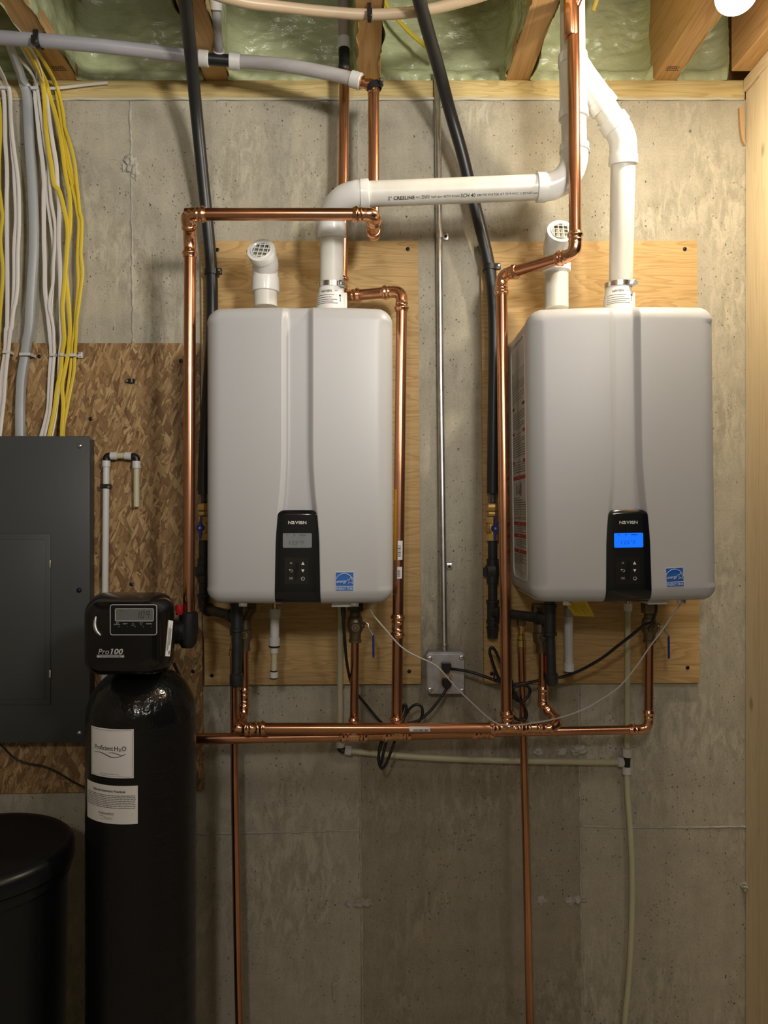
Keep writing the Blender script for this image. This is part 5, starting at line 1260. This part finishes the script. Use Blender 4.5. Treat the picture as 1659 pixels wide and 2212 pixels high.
# ================================================================== CABLES ABOVE THE PANEL
def zz(tab, y0): return [(x/6.504, y0+y/6.504) for x, y in tab]
def hang(r1, r2, r3, lift=0.0):
    pts = zz(r1, 60)+zz(r2, 380)+zz(r3, 680); out = []
    for x, y in pts:
        if y < 188: d = 0.020+max(0, 188-y)*0.0016
        elif y < 766: t = (y-188)/(766-188); d = 0.018+0.028*math.sin(math.pi*t)+0.008*t
        else: d = 0.024+min(1, (y-766)/175)*0.018
        out.append((x, y, d+lift))
    return out
WG, YG = 'white cables dropping into the panel', 'yellow cables dropping into the panel'
def cab(r1, r2, r3, m, label, grp, w=0.0050, t=0.0027, lift=0.0):
    return flatcable(hang(r1, r2, r3, lift), w, t, m, label, grp)
cab([(-60, 600), (-10, 760), (38, 850), (60, 1000), (70, 1300), (75, 1600), (95, 1900), (100, 2200)], [(95, 300), (100, 1000), (105, 1600), (100, 2150)], [(85, 200), (75, 500), (30, 800), (0, 1050), (-20, 1300), (-40, 1700)], 'cable_white', 'white cable nearest the frame edge left of the split white pair', WG, 0.0056, lift=0.0)
cab([(-30, 560), (40, 700), (95, 820), (130, 920), (150, 1300), (170, 1700), (195, 1950), (205, 2200)], [(215, 300), (225, 600), (200, 1000), (200, 1400), (185, 1800), (150, 2150)], [(140, 200), (115, 450), (60, 800), (40, 1150), (10, 1500), (-20, 1700)], 'cable_white', 'white cable of the split pair running closer to the frame edge', WG, lift=0.002)
cab([(-20, 540), (60, 700), (108, 820), (140, 900), (165, 1400), (205, 1750), (240, 2000), (260, 2200)], [(268, 300), (270, 700), (252, 1100), (250, 1500), (225, 1750), (190, 1900), (162, 2150)], [(150, 200), (125, 450), (85, 800), (62, 1150), (40, 1350), (5, 1650), (0, 1710)], 'cable_white', 'white cable of the split pair running closer to the thick grey cable', WG, lift=0.008)
cab([(440, 200), (495, 300), (510, 400), (512, 560), (498, 820), (500, 1000), (530, 1300), (560, 1600), (600, 1900), (622, 2200)], [(615, 300), (620, 900), (630, 1200), (635, 1600), (675, 1950), (695, 2150)], [(715, 400), (722, 560), (705, 800), (692, 1100), (682, 1300), (640, 1500), (580, 1710)], 'cable_white', 'white cable dropping just right of the thick grey cable', WG, 0.0060, lift=-0.004)
cab([(60, 200), (150, 300), (250, 405), (350, 520), (450, 650), (525, 850), (560, 1100), (600, 1400), (650, 1700), (690, 1900), (700, 2200)], [(720, 350), (770, 650), (778, 900), (755, 1200), (745, 1500), (705, 1700), (695, 1850), (730, 2000), (755, 2180)], [(758, 350), (765, 560), (745, 800), (725, 1100), (715, 1250), (700, 1400), (655, 1600), (632, 1710)], 'cable_white', 'white cable weaving between two others above the panel', WG, 0.0042, lift=0.003)
cab([(260, 200), (330, 320), (400, 440), (470, 560), (560, 740), (600, 900), (625, 1150), (600, 1450), (635, 1700), (680, 1900), (655, 2200)], [(660, 300), (740, 900), (748, 1100), (735, 1300), (740, 1550), (720, 1900), (745, 2150)], [(745, 350), (748, 560), (730, 800), (712, 1050), (705, 1250), (690, 1450), (672, 1600), (655, 1710)], 'cable_white', 'grey lit white cable hidden mostly behind the weaving one', WG, 0.0040, lift=-0.01)
cab([(360, 200), (450, 330), (530, 490), (585, 640), (610, 760), (650, 900), (690, 1250), (740, 1600), (790, 1900), (810, 2200)], [(832, 300), (830, 700), (830, 950), (845, 1250), (850, 1600), (855, 1900), (862, 2150)], [(868, 350), (845, 560), (835, 800), (825, 1000), (800, 1200), (770, 1450), (720, 1710)], 'cable_white', 'white cable running beside the twisting yellow cable', WG, 0.0056, lift=0.009)
flatcable(hang([(90, 120), (160, 300), (270, 600), (340, 800), (385, 1000), (405, 1400), (420, 1700), (450, 2100)], [(465, 300), (478, 700), (475, 1100), (450, 1500), (432, 1800), (412, 2150)], [(385, 350), (350, 600), (305, 900), (285, 1300), (285, 1600), (285, 1712)], 0.004), 0.0122, 0.0105, 'cable_grey', 'thick grey service cable entering the top of the panel')
cab([(-40, 900), (-5, 1100), (8, 1350), (5, 1550), (-10, 1800), (-14, 2200)], [(0, 250), (25, 450), (40, 580), (8, 900), (45, 1300), (30, 1600), (5, 1900), (-15, 2200)], [(-20, 400), (-25, 800)], 'cable_yellow', 'yellow cable at the frame edge curling behind the white ones', YG, 0.0050, lift=-0.006)
cab([(300, 195), (370, 300), (440, 420), (540, 620), (605, 800), (630, 1100), (645, 1400), (690, 1750), (725, 1950), (760, 2200)], [(840, 230), (925, 580), (952, 800), (942, 1050), (925, 1300), (900, 1600), (880, 1830), (895, 2100)], [(905, 350), (872, 560), (852, 800), (805, 1030), (772, 1300), (735, 1500), (690, 1710)], 'cable_yellow', 'yellow cable twisting in front of the white cables', YG, 0.0058, lift=0.016)
cab([(330, 195), (400, 300), (520, 500), (640, 740), (685, 900), (765, 1160), (815, 1350), (868, 1650), (905, 1950), (945, 2180)], [(975, 250), (990, 500), (982, 750), (950, 1000), (925, 1250), (945, 1550), (975, 1900), (985, 2150)], [(975, 350), (955, 560), (910, 800), (875, 1000), (890, 1250), (878, 1500), (868, 1710)], 'cable_yellow', 'yellow cable ending straight down beside the panel screw', YG, 0.0056, lift=0.01)
cab([(390, 200), (470, 285), (560, 400), (690, 620), (770, 800), (800, 950), (850, 1250), (895, 1600), (945, 1900), (1010, 2200)], [(1010, 150), (1060, 350), (1085, 500), (1108, 650), (1100, 900), (1090, 1200), (1100, 1500), (1070, 1900), (1048, 2150)], [(1012, 400), (1005, 560), (985, 800), (945, 1100), (915, 1300), (895, 1500), (880, 1710)], 'cable_yellow', 'outer yellow cable pairing with the outermost one at the wall bend', YG, 0.0040, lift=-0.002)
cab([(420, 200), (510, 310), (600, 440), (720, 650), (790, 800), (840, 950), (890, 1200), (915, 1400), (985, 1620), (1050, 1900), (1080, 2200)], [(1098, 250), (1122, 500), (1152, 620), (1148, 900), (1138, 1100), (1162, 1350), (1130, 1650), (1085, 2000), (1078, 2150)], [(1070, 350), (1055, 560), (1042, 800), (1005, 1000), (965, 1200), (930, 1400), (900, 1550), (890, 1710)], 'cable_yellow', 'outermost yellow cable bowing farthest over the bare concrete', YG, 0.0044, lift=0.004)
cab([(440, 200), (530, 325), (620, 480), (740, 700), (800, 850), (870, 1100), (905, 1400), (930, 1620), (985, 1900), (1045, 2200)], [(1060, 150), (1090, 300), (1108, 480), (1112, 560), (1112, 900), (1104, 1200), (1115, 1500), (1085, 1850), (1062, 2150)], [(1040, 350), (1032, 560), (1015, 800), (975, 1100), (940, 1280), (910, 1450), (885, 1710)], 'cable_yellow', 'yellow cable sandwiched between the two outer yellow ones', YG, 0.0040, lift=-0.008)
flatcable([(112, 191, 0.014), (140, 189, 0.012), (180, 184, 0.010), (233, 179, 0.008)], 0.0042, 0.0026, 'cable_white', 'loose white cable end lying along the sill plate')
# staples
def staple(px, py, w, d, label, m='pex_ring'):
    b = BM(); c = P(px, py, d); box(b, c+Vector((-w, -0.0025, -0.004)), c+Vector((w, 0.003, 0.004)), 0.0012, 2)
    box(b, c+Vector((-w, -0.002, -0.004)), c+Vector((-w+0.002, d-0.0005, 0.004))); box(b, c+Vector((w-0.002, -0.002, -0.004)), c+Vector((w, d-0.0005, 0.004)))
    for f in b.faces: pass
    return thing('cable_staple', b, M[m], label, 'staple', 'white cable staples', smooth=False)
for (px, py, w, d, lab) in ((9, 189, 0.013, 0.026, 'white staple over the two white cables on the sill plate'), (53, 184, 0.014, 0.036, 'white staple over the thick grey cable on the sill plate'), (75, 190, 0.010, 0.024, 'white staple over the single white cable on the sill plate'),
        (93, 184, 0.006, 0.026, 'small white staple in front of the dim yellow cable on the sill'), (114, 191, 0.009, 0.026, 'white staple under the outer yellow cables on the sill plate'),
        (13, 760, 0.009, 0.038, 'white staple over the white pair on the strand board'), (54, 765, 0.015, 0.046, 'white staple strap around the thick grey cable on the strand board'), (114, 766, 0.0078, 0.033, 'white staple over the white cables on the strand board'),
        (134, 766, 0.0055, 0.046, 'small white staple over the twisting yellow cable'), (156.5, 767, 0.0095, 0.037, 'white staple over the bundle of outer yellow cables')):
    staple(px, py, w, d, lab)
b = BM(); c = P(176, 768, 0.0115); box(b, c+Vector((-0.006, -0.009, -0.0085)), c+Vector((0.006, 0, 0.0085)), 0.002, 2)
cs = thing('cable_staple', b, M['pex_ring'], 'spare white cable staple nailed to the strand board without a cable', 'staple', 'white cable staples')
for s in (1, -1):
    b = BM(); p = c+Vector((0, -0.009, 0.005*s)); cyl(b, p, p+Vector((0, -0.0015, 0)), 0.0016, 8); obj('nail', b, M['screw'], cs)
b = BM(); c = P(283, 824, 0.0115); box(b, c+Vector((-0.013, -0.008, -0.004)), c+Vector((0.012, 0, 0.005)), 0.002, 2); rod(b, c+Vector((0.004, -0.008, 0.006)), c+Vector((0.004, -0.008, -1)), [(0, 0.006), (0, 0.009), (0.011, 0.009), (0.011, 0.006)], 14, caps=False)
cl = thing('pipe_clip', b, M['black_plastic'], 'small empty black pipe clip on the strand board', 'clip'); b = BM(); p = c+Vector((-0.008, -0.008, 0)); cyl(b, p, p+Vector((0, -0.002, 0)), 0.003, 10); obj('screw', b, M['galv'], cl)
# ------------------------------------------------------------------ grey tubing loop beside the panel
root = empty('tubing_loop', P(260, 985, 0.03), 'grey white tubing loop with black elbows beside the panel', 'pipe')
td = 0.032
def tube(a, c, r, m, nm): b = BM(); cyl(b, P(*a, td), P(*c, td), r, 18, 0.001); obj(nm, b, M[m], root)
for (a, e, c) in (((230, 1000), (230, 985), (246, 985)), ((284, 986), (295, 986), (295, 1000))):
    b = BM(); elbow_bm(b, P(*a, td), P(*e, td), P(*c, td), 0.0092, 0.009, 'plain'); obj('elbow', b, M['black_plastic'], root)
tube((239, 984.5), (253, 984.5), 0.0112, 'pex_ring', 'clamp_ring'); tube((270, 984.5), (285, 985), 0.0112, 'pex_ring', 'clamp_ring'); tube((250, 984.5), (272, 984.5), 0.0085, 'cream', 'tube')
tube((229.5, 995), (229.5, 1009), 0.0115, 'pex_ring', 'clamp_ring'); tube((295, 996), (295, 1012), 0.0115, 'pex_ring', 'clamp_ring')
tube((229.5, 1007), (223, 1695), 0.0090, 'pex_ring', 'tube'); tube((295, 1010), (295, 1095), 0.0082, 'cream', 'tube')
b = BM(); box(b, P(216, 1055, td+0.011), P(242, 1046, td-0.014), 0.0015, 1); obj('clip', b, M['black_plastic'], root)
b = BM(); p = P(234.5, 1051.5, td+0.011); cyl(b, p, p+Vector((0, -0.002, 0)), 0.0032, 10, 0.0005); obj('screw', b, M['galv'], root)
b = BM(); sweep(b, smooth_path(PP([(-30, 1588, 0.05), (0, 1608, 0.04), (30, 1637, 0.03), (60, 1649, 0.025), (95, 1656, 0.025), (130, 1672, 0.03), (160, 1690, 0.05), (192, 1701, 0.12), (240, 1690, 0.17)]), 6), 0.0028, 8)
thing('power_cord', b, M['cord'], 'thin black cord sagging below the panel towards the softener', 'power cord')

# ================================================================== WATER SOFTENER
TD = 0.34; TX = P(306, 1600, TD).x; TR = 0.1262
root = empty('water_softener', (TX, -TD, 0.0), 'tall black water softener with a digital control head', 'water softener')
zt = P(0, 1545, TD).z
b = BM(); prof = [(0.0, 0.10), (0.0, 0.138), (0.10, 0.138), (0.115, TR+0.002), (0.12, TR)]
rod(b, (TX, -TD, 0), (TX, -TD, 5), prof, 48); obj('base', b, M['black_plastic'], root)
b = BM(); n = 60; rod(b, (TX, -TD, 0.11), (TX, -TD, 5), [((zt-0.11)*k/n, TR+0.0004*math.sin(k*2.2)) for k in range(n+1)], 64, caps=False); obj('tank', b, M['tank'], root)
b = BM(); prof = []
for k in range(17):
    a = k/16*math.pi/2; r = max(0.040, TR*math.cos(a)**0.85); prof.append((zt+0.118*math.sin(a), r))
rod(b, (TX, -TD, 0), (TX, -TD, 5), prof, 64); obj('tank_dome', b, M['tank_dome'], root)
ztop = zt+0.116
b = BM(); rod(b, (TX, -TD, ztop-0.005), (TX, -TD, 5), [(0, 0.060), (0.012, 0.060), (0.014, 0.052), (0.05, 0.052)], 36); obj('neck', b, M['head'], root)
# control head: lofted rounded box
HX = P(285, 1366, 0.40).x
def hz(y, d): return P(0, y, d).z
Z1, Z0 = hz(1280, 0.40), hz(1452, 0.40); ZC = (Z0+Z1)/2
secs = [(0.485, 0.118, 0.112), (0.483, 0.140, 0.138), (0.477, 0.156, 0.152), (0.466, 0.167, 0.164), (0.450, 0.177, 0.174), (0.425, 0.188, 0.181), (0.395, 0.193, 0.183), (0.375, 0.182, 0.176), (0.35, 0.165, 0.165), (0.30, 0.135, 0.15)]
b = BM(); rings = []
for (d, w, h) in secs: rings.append([b.verts.new((x, -d, z)) for x, z in rrect(HX-0.0035*(0.485-d)/0.1*0, ZC, w, h, min(w, h)*0.20, 7)])
for r0, r1 in zip(rings, rings[1:]):
    for i in range(len(r0)): b.faces.new((r0[i], r0[(i+1) % len(r0)], r1[(i+1) % len(r1)], r1[i]))
b.faces.new(rings[0][::-1]); b.faces.new(rings[-1]); bmesh.ops.recalc_face_normals(b, faces=b.faces)
head = obj('control_head', b, M['head'], root)
fd = 0.4855
def HF(px, py, e=0.0): return P(px, py, fd+e)
def hpoly(bm, pts, e, th=0.0015): prism(bm, [HF(x, y, e) for x, y in pts], Vector((0, th, 0)))
def hflat(nm, pts, e, m, par=head):
    b = BM(); hpoly(b, pts, e); bmesh.ops.recalc_face_normals(b, faces=b.faces); return obj(nm, b, M[m], par, smooth=False)
def rp(x0, y0, x1, y1, r): return rrect((x0+x1)/2, (y0+y1)/2, x1-x0, y1-y0, r, 4)
def outline(nm, pts, e, r, m, par=head):
    b = BM(); q = [HF(x, y, e) for x, y in pts]; sweep(b, q+[q[0], q[1]], r, 6); return obj(nm, b, M[m], par)
# (sub-parts sit on the head; the display block is one flat face)
disp = hflat('display_block', rp(237.5, 1306, 339, 1372, 5), 0.002, 'glass_black')
disp.name = 'display_block'
outline('display_frame', rp(238, 1306.5, 338.5, 1371.5, 5), 0.0025, 0.0009, 'grey_print', root)
hflat('screen', rp(249, 1315.5, 331, 1341, 1.5), 0.0035, 'lcd_dark', root)
outline('screen_frame', rp(249, 1315, 331, 1341.5, 2), 0.004, 0.0008, 'grey_print', root)
def htext(nm, s, px, py, h, m, sx=1.0, bold=0.0, shear=0.0, e=0.0042): obj(nm, text_bm(s, h, face_mat(HF(px, py, e)), shear=shear, sx=sx, bold=bold), M[m], root, smooth=False)
b = BM()
def seg7(bm, cx, cy, w, h, on):
    t = 0.9
    S_ = {'a': (cx-w, cy-h, cx+w, cy-h+t), 'g': (cx-w, cy-t/2, cx+w, cy+t/2), 'd': (cx-w, cy+h-t, cx+w, cy+h), 'f': (cx-w, cy-h, cx-w+t, cy), 'b': (cx+w-t, cy-h, cx+w, cy), 'e': (cx-w, cy, cx-w+t, cy+h), 'c': (cx+w-t, cy, cx+w, cy+h)}
    for s in on:
        x0, y0, x1, y1 = S_[s]; k = 1.2
        hpoly(bm, [(x0+k*(cy-y0)/h, y0), (x1+k*(cy-y0)/h, y0), (x1+k*(cy-y1)/h, y1), (x0+k*(cy-y1)/h, y1)], 0.0042, 0.0006)
seg7(b, 299, 1328, 1.6, 7, 'bc'); seg7(b, 308, 1328, 3.4, 7, 'abcdef'); seg7(b, 318.5, 1328, 3.4, 7, 'abcfg'); obj('digits', b, M['dark_print'], root, smooth=False)
htext('screen_text', 'TIME', 260, 1317.8, 0.0016, 'dark_print', 1.2); htext('screen_text', 'OF DAY', 264, 1321.5, 0.0016, 'dark_print', 1.2)
for s, x, y in (('SET', 253.5, 1345.6), ('CLOCK', 252.5, 1349.0), ('NEXT', 270, 1347.5), ('REGEN', 321.5, 1347.5)): htext('button_text', s, x, y, 0.0024, 'grey_print', 1.25, 0.01, 0.2)
for x, pts in ((287.5, [(-3, 2.6), (3, 2.6), (0, -2.8)]), (305, [(-3, -2.6), (3, -2.6), (0, 2.8)])):
    b = BM(); q = [HF(x+u, 1348+v, 0.0042) for u, v in pts]; sweep(b, q+[q[0], q[1]], 0.00035, 5); obj('arrow_mark', b, M['grey_print'], root)
for x in (256, 273.5, 291, 308.5, 326):
    b = BM(); p = HF(x, 1355, 0.002); rod(b, p+Vector((0, 0.001, 0)), p+Vector((0, -1, 0)), [(0, 0.0030), (0.0025, 0.0027), (0.0032, 0.0016)], 14); obj('button', b, M['head'], root)
obj('lettering', text_bm('Pro', 0.0118, face_mat(HF(224, 1408, 0.0015)), shear=0.22, fitw=0.0238), M['grey_print'], root, smooth=False)
b = text_bm('100', 0.0118, face_mat(HF(252.3, 1408, 0.0015)), shear=0.22, fitw=0.0275, bold=0.03)
xs = min(v.co.x for v in b.verts); tz = max(v.co.z for v in b.verts)
flag_one(b, Vector((xs+0.0034, HF(0, 0, 0.0015).y, tz-0.0002)), 0.0030, 0.0016)
obj('lettering', b, M['grey_print'], root, smooth=False)
hflat('rule', [(209, 1414.8), (268, 1414.8), (268, 1415.6), (209, 1415.6)], 0.0016, 'grey_print', root)
b = hflat('strap_line', [(209, 1416.8), (268, 1416.8), (268, 1420.2), (209, 1420.2)], 0.0016, 'grey_print', root)
obj('strap_text', text_bm('WATER CONDITIONING SYSTEM', 0.0021, face_mat(HF(238.5, 1418.5, 0.0022)), sx=1.0, bold=0.01), M['dark_print'], root, smooth=False)
b = BM(); pts = [HF(209.5, 1324, -0.004), HF(207, 1336, -0.003), HF(205.5, 1348, -0.002), HF(207, 1358, -0.001), HF(211, 1366, 0), HF(218, 1373, 0.0)]; sweep(b, smooth_path(pts, 5), [0.0018+0.0034*math.sin(math.pi*k/25) for k in range(26)], 10); obj('grip_highlight', b, M['galv'], root, label='curved highlight on the control head, modelled as a crescent')  # highlight on the glossy black head, built as a pale metal crescent
# slim white label on the side curve of the head
b = BM(); q = [P(364.5, 1339.5, 0.458), P(374, 1341.5, 0.452), P(367, 1418, 0.452), P(357.5, 1417.5, 0.458)]; prism(b, q, Vector((-0.002, 0.002, 0))); bmesh.ops.recalc_face_normals(b, faces=b.faces); sl = obj('side_label', b, M['paper'], root, smooth=False)
b = BM()
for u0, u1, v0, v1 in ((0.62, 0.78, 0.22, 0.68), (0.2, 0.32, 0.2, 0.85), (0.42, 0.5, 0.12, 0.8), (0.6, 0.85, 0.84, 0.94)):
    o = Vector((0.0004, -0.0010, 0)); b.faces.new([b.verts.new(q[0].lerp(q[1], u).lerp(q[3].lerp(q[2], u), v)+o) for u, v in ((u0, v0), (u1, v0), (u1, v1), (u0, v1))])
bmesh.ops.recalc_face_normals(b, faces=b.faces); obj('barcode', b, M['grey_dark_print'], sl, smooth=False, kind='stuff')
# bypass block behind the head taking the copper inlet
b = BM(); rod(b, P(408, 1320, 0.31), P(404, 1410, 0.31), [(0, 0.017), (0.004, 0.022), (0.045, 0.024), (0.075, 0.022), (0.088, 0.014)], 18); cyl(b, P(404, 1362, 0.31), P(352, 1366, 0.31), 0.030, 18, 0.004); obj('bypass_valve', b, M['black_plastic'], root)
b = BM(); cyl(b, P(387, 1328, 0.325), P(387, 1307, 0.325), 0.0085, 14, 0.001); box(b, P(379, 1327, 0.335), P(394, 1309, 0.320), 0.002, 1); obj('bypass_knob', b, M['red'], root, label='red bypass knob')
# stickers bent round the tank
def wrap(px0, px1, py0, py1, e, m, nm, bow=0.0, par=root, nx=24):
    b = BM(); rows = []
    def ang(px): return math.asin(max(-1, min(1, (px-306)*sc(TD+TR*0.85)/TR)))
    for j in range(7):
        t = j/6; row = []
        for i in range(nx+1):
            s = i/nx; a = lerp(ang(px0), ang(px1), s); d = TD+(TR+e)*math.cos(a)
            z = CZ-(lerp(py0, py1, t)-1106)*sc(TD+TR*0.95); row.append(b.verts.new((TX+(TR+e)*math.sin(a), -TD-(TR+e)*math.cos(a), z)))
        rows.append(row)
    for j in range(6):
        for i in range(nx): b.faces.new((rows[j][i], rows[j+1][i], rows[j+1][i+1], rows[j][i+1]))
    bmesh.ops.recalc_face_normals(b, faces=b.faces); return obj(nm, b, M[m], par)
def wtext(s, pxc, py, h, m, par, wpx=60, bold=0.0, e=0.0016, nm='lettering', shear=0.0):
    tb = text_bm(s, h, None, fitw=wpx*0.00104, bold=bold, shear=shear)
    bmesh.ops.subdivide_edges(tb, edges=[ed for ed in tb.edges if ed.calc_length() > 0.004], cuts=2)
    a0 = math.asin((pxc-306)*sc(TD+TR*0.9)/TR); z0 = CZ-(py-1106)*sc(TD+TR*0.95)
    for v in tb.verts:
        a = a0+v.co.x/TR; v.co = Vector((TX+(TR+e)*math.sin(a), -TD-(TR+e)*math.cos(a), z0+v.co.y))
    obj(nm, tb, M[m], par, smooth=False)
def wline(pts, m, par, r=0.0004, nm='wave_mark', e=0.0014, taper=False):
    b = BM(); q = []
    for x, y in pts:
        a = math.asin((x-306)*sc(TD+TR*0.9)/TR); q.append(Vector((TX+(TR+e)*math.sin(a), -TD-(TR+e)*math.cos(a), CZ-(y-1106)*sc(TD+TR*0.95))))
    q = smooth_path(q, 6); n = len(q); sweep(b, q, [r*(0.35+0.65*math.sin(math.pi*i/(n-1))) if taper else r for i in range(n)], 6); obj(nm, b, M[m], par)
lab = wrap(226, 327, 1573.5, 1679, 0.0009, 'paper', 'brand_label')
wtext('Proficient', 259.5, 1616, 0.0105, 'dark_print', lab, 49, 0.006); wtext('H', 290, 1616, 0.0105, 'dark_print', lab, 8.5, 0.006); wtext('2', 298, 1618.5, 0.0062, 'dark_print', lab, 5.5, 0.006); wtext('O', 307, 1616, 0.0105, 'dark_print', lab, 10, 0.006)
wline([(236, 1628), (245, 1626.5), (254, 1626.5), (266, 1630), (278, 1634), (290, 1634), (302, 1631), (311, 1627)], 'dark_print', lab, 0.0008, taper=True)
wline([(272, 1626), (281, 1624.5), (292, 1627), (302, 1629.5), (311, 1627)], 'dark_print', lab, 0.0006, taper=True)
wline([(228.5, 1577), (252, 1577), (276, 1577), (300, 1577), (324, 1577), (324.3, 1600), (324.3, 1650), (324, 1675), (300, 1675.5), (276, 1675.5), (252, 1675.5), (229, 1675.5), (228.6, 1650), (228.6, 1600), (228.5, 1577)], 'grey_dark_print', lab, 0.0003, 'border')
wtext('www.proficienth2o.com', 273, 1671, 0.0028, 'grey_dark_print', lab, 46, 0, nm='web_text')
lab = wrap(212, 335, 1695.5, 1778, 0.0009, 'paper', 'notice_label')
wtext('Chloride Reduction Practices', 269, 1708, 0.0052, 'dark_print', lab, 82, 0.02, nm='heading')
wtext('ProficientH2O', 266, 1757, 0.0050, 'dark_print', lab, 38, 0.005)
wline([(247, 1763), (256, 1762.5), (266, 1765.5), (276, 1766.5), (283, 1764)], 'dark_print', lab, 0.0004, taper=True)
wtext('www.proficienth2o.com', 266, 1769, 0.0018, 'grey_dark_print', lab, 33, nm='web_text')
lines_ = ['The water softener recommended is in accordance with the sizing', 'practices encouraged by the water softening industry for efficiency', 'and conservation. Salt usage can be reduced by following these steps', 'Proper hardness settings and reserve capacity reduce salt discharge', 'Perform the high flow installation as directed by the manufacturer', 'of the Salt Pipe. Consuming of salt decreases chlorides and helps', 'recharge. For other household applications ask a dealer about steps', 'to adjust practices where treated water is not required or needed']
for i in range(8):
    b = BM(); y = 1716.5+i*3.75; rng = random.Random(i); x = 215.5
    while x < 330:
        w = rng.uniform(2, 8); x1 = min(331, x+w); vs = []
        for xx, yy_ in ((x, y), (x1, y), (x1, y+1.5), (x, y+1.5)):
            a = math.asin((xx-306)*sc(TD+TR*0.9)/TR); vs.append(b.verts.new((TX+(TR+0.0014)*math.sin(a), -TD-(TR+0.0014)*math.cos(a), CZ-(yy_-1106)*sc(TD+TR*0.95))))
        b.faces.new(vs); x = x1+rng.uniform(0.8, 1.4)
    bmesh.ops.recalc_face_normals(b, faces=b.faces); obj('text_line', b, M['grey_dark_print'], lab, smooth=False, kind='stuff')
# thin tubing from the head down the back
b = BM(); sweep(b, smooth_path(PP([(376, 1434, 0.30), (386, 1455, 0.25), (400, 1490, 0.19), (408, 1520, 0.17)]), 5), 0.004, 8); obj('drain_tube', b, M['black_plastic'], root)

# ================================================================== BRINE TANK
BX, BD, BR = -0.945, 0.395, 0.212; ZL = CZ-0.770
root = empty('brine_tank', (BX, -BD, 0), 'round black brine tank with a lipped lid beside the softener', 'brine tank')
b = BM(); rod(b, (BX, -BD, 0), (BX, -BD, 5), [(0, BR-0.03), (0.02, BR-0.022), (ZL-0.10, BR-0.012), (ZL-0.075, BR-0.010), (ZL-0.072, BR-0.004), (ZL-0.050, BR-0.003), (ZL-0.048, BR-0.010), (ZL-0.02, BR-0.008)], 72); obj('tank', b, M['brine'], root)
b = BM(); rod(b, (BX, -BD, ZL-0.045), (BX, -BD, 5), [(0, BR-0.004), (0, BR+0.004), (0.024, BR+0.004), (0.034, BR+0.001), (0.041, BR-0.007), (0.044, BR-0.016), (0.043, BR-0.030), (0.040, BR-0.05), (0.042, 0.05), (0.042, 0.001)], 72, caps=False); obj('lid', b, M['brine'], root)
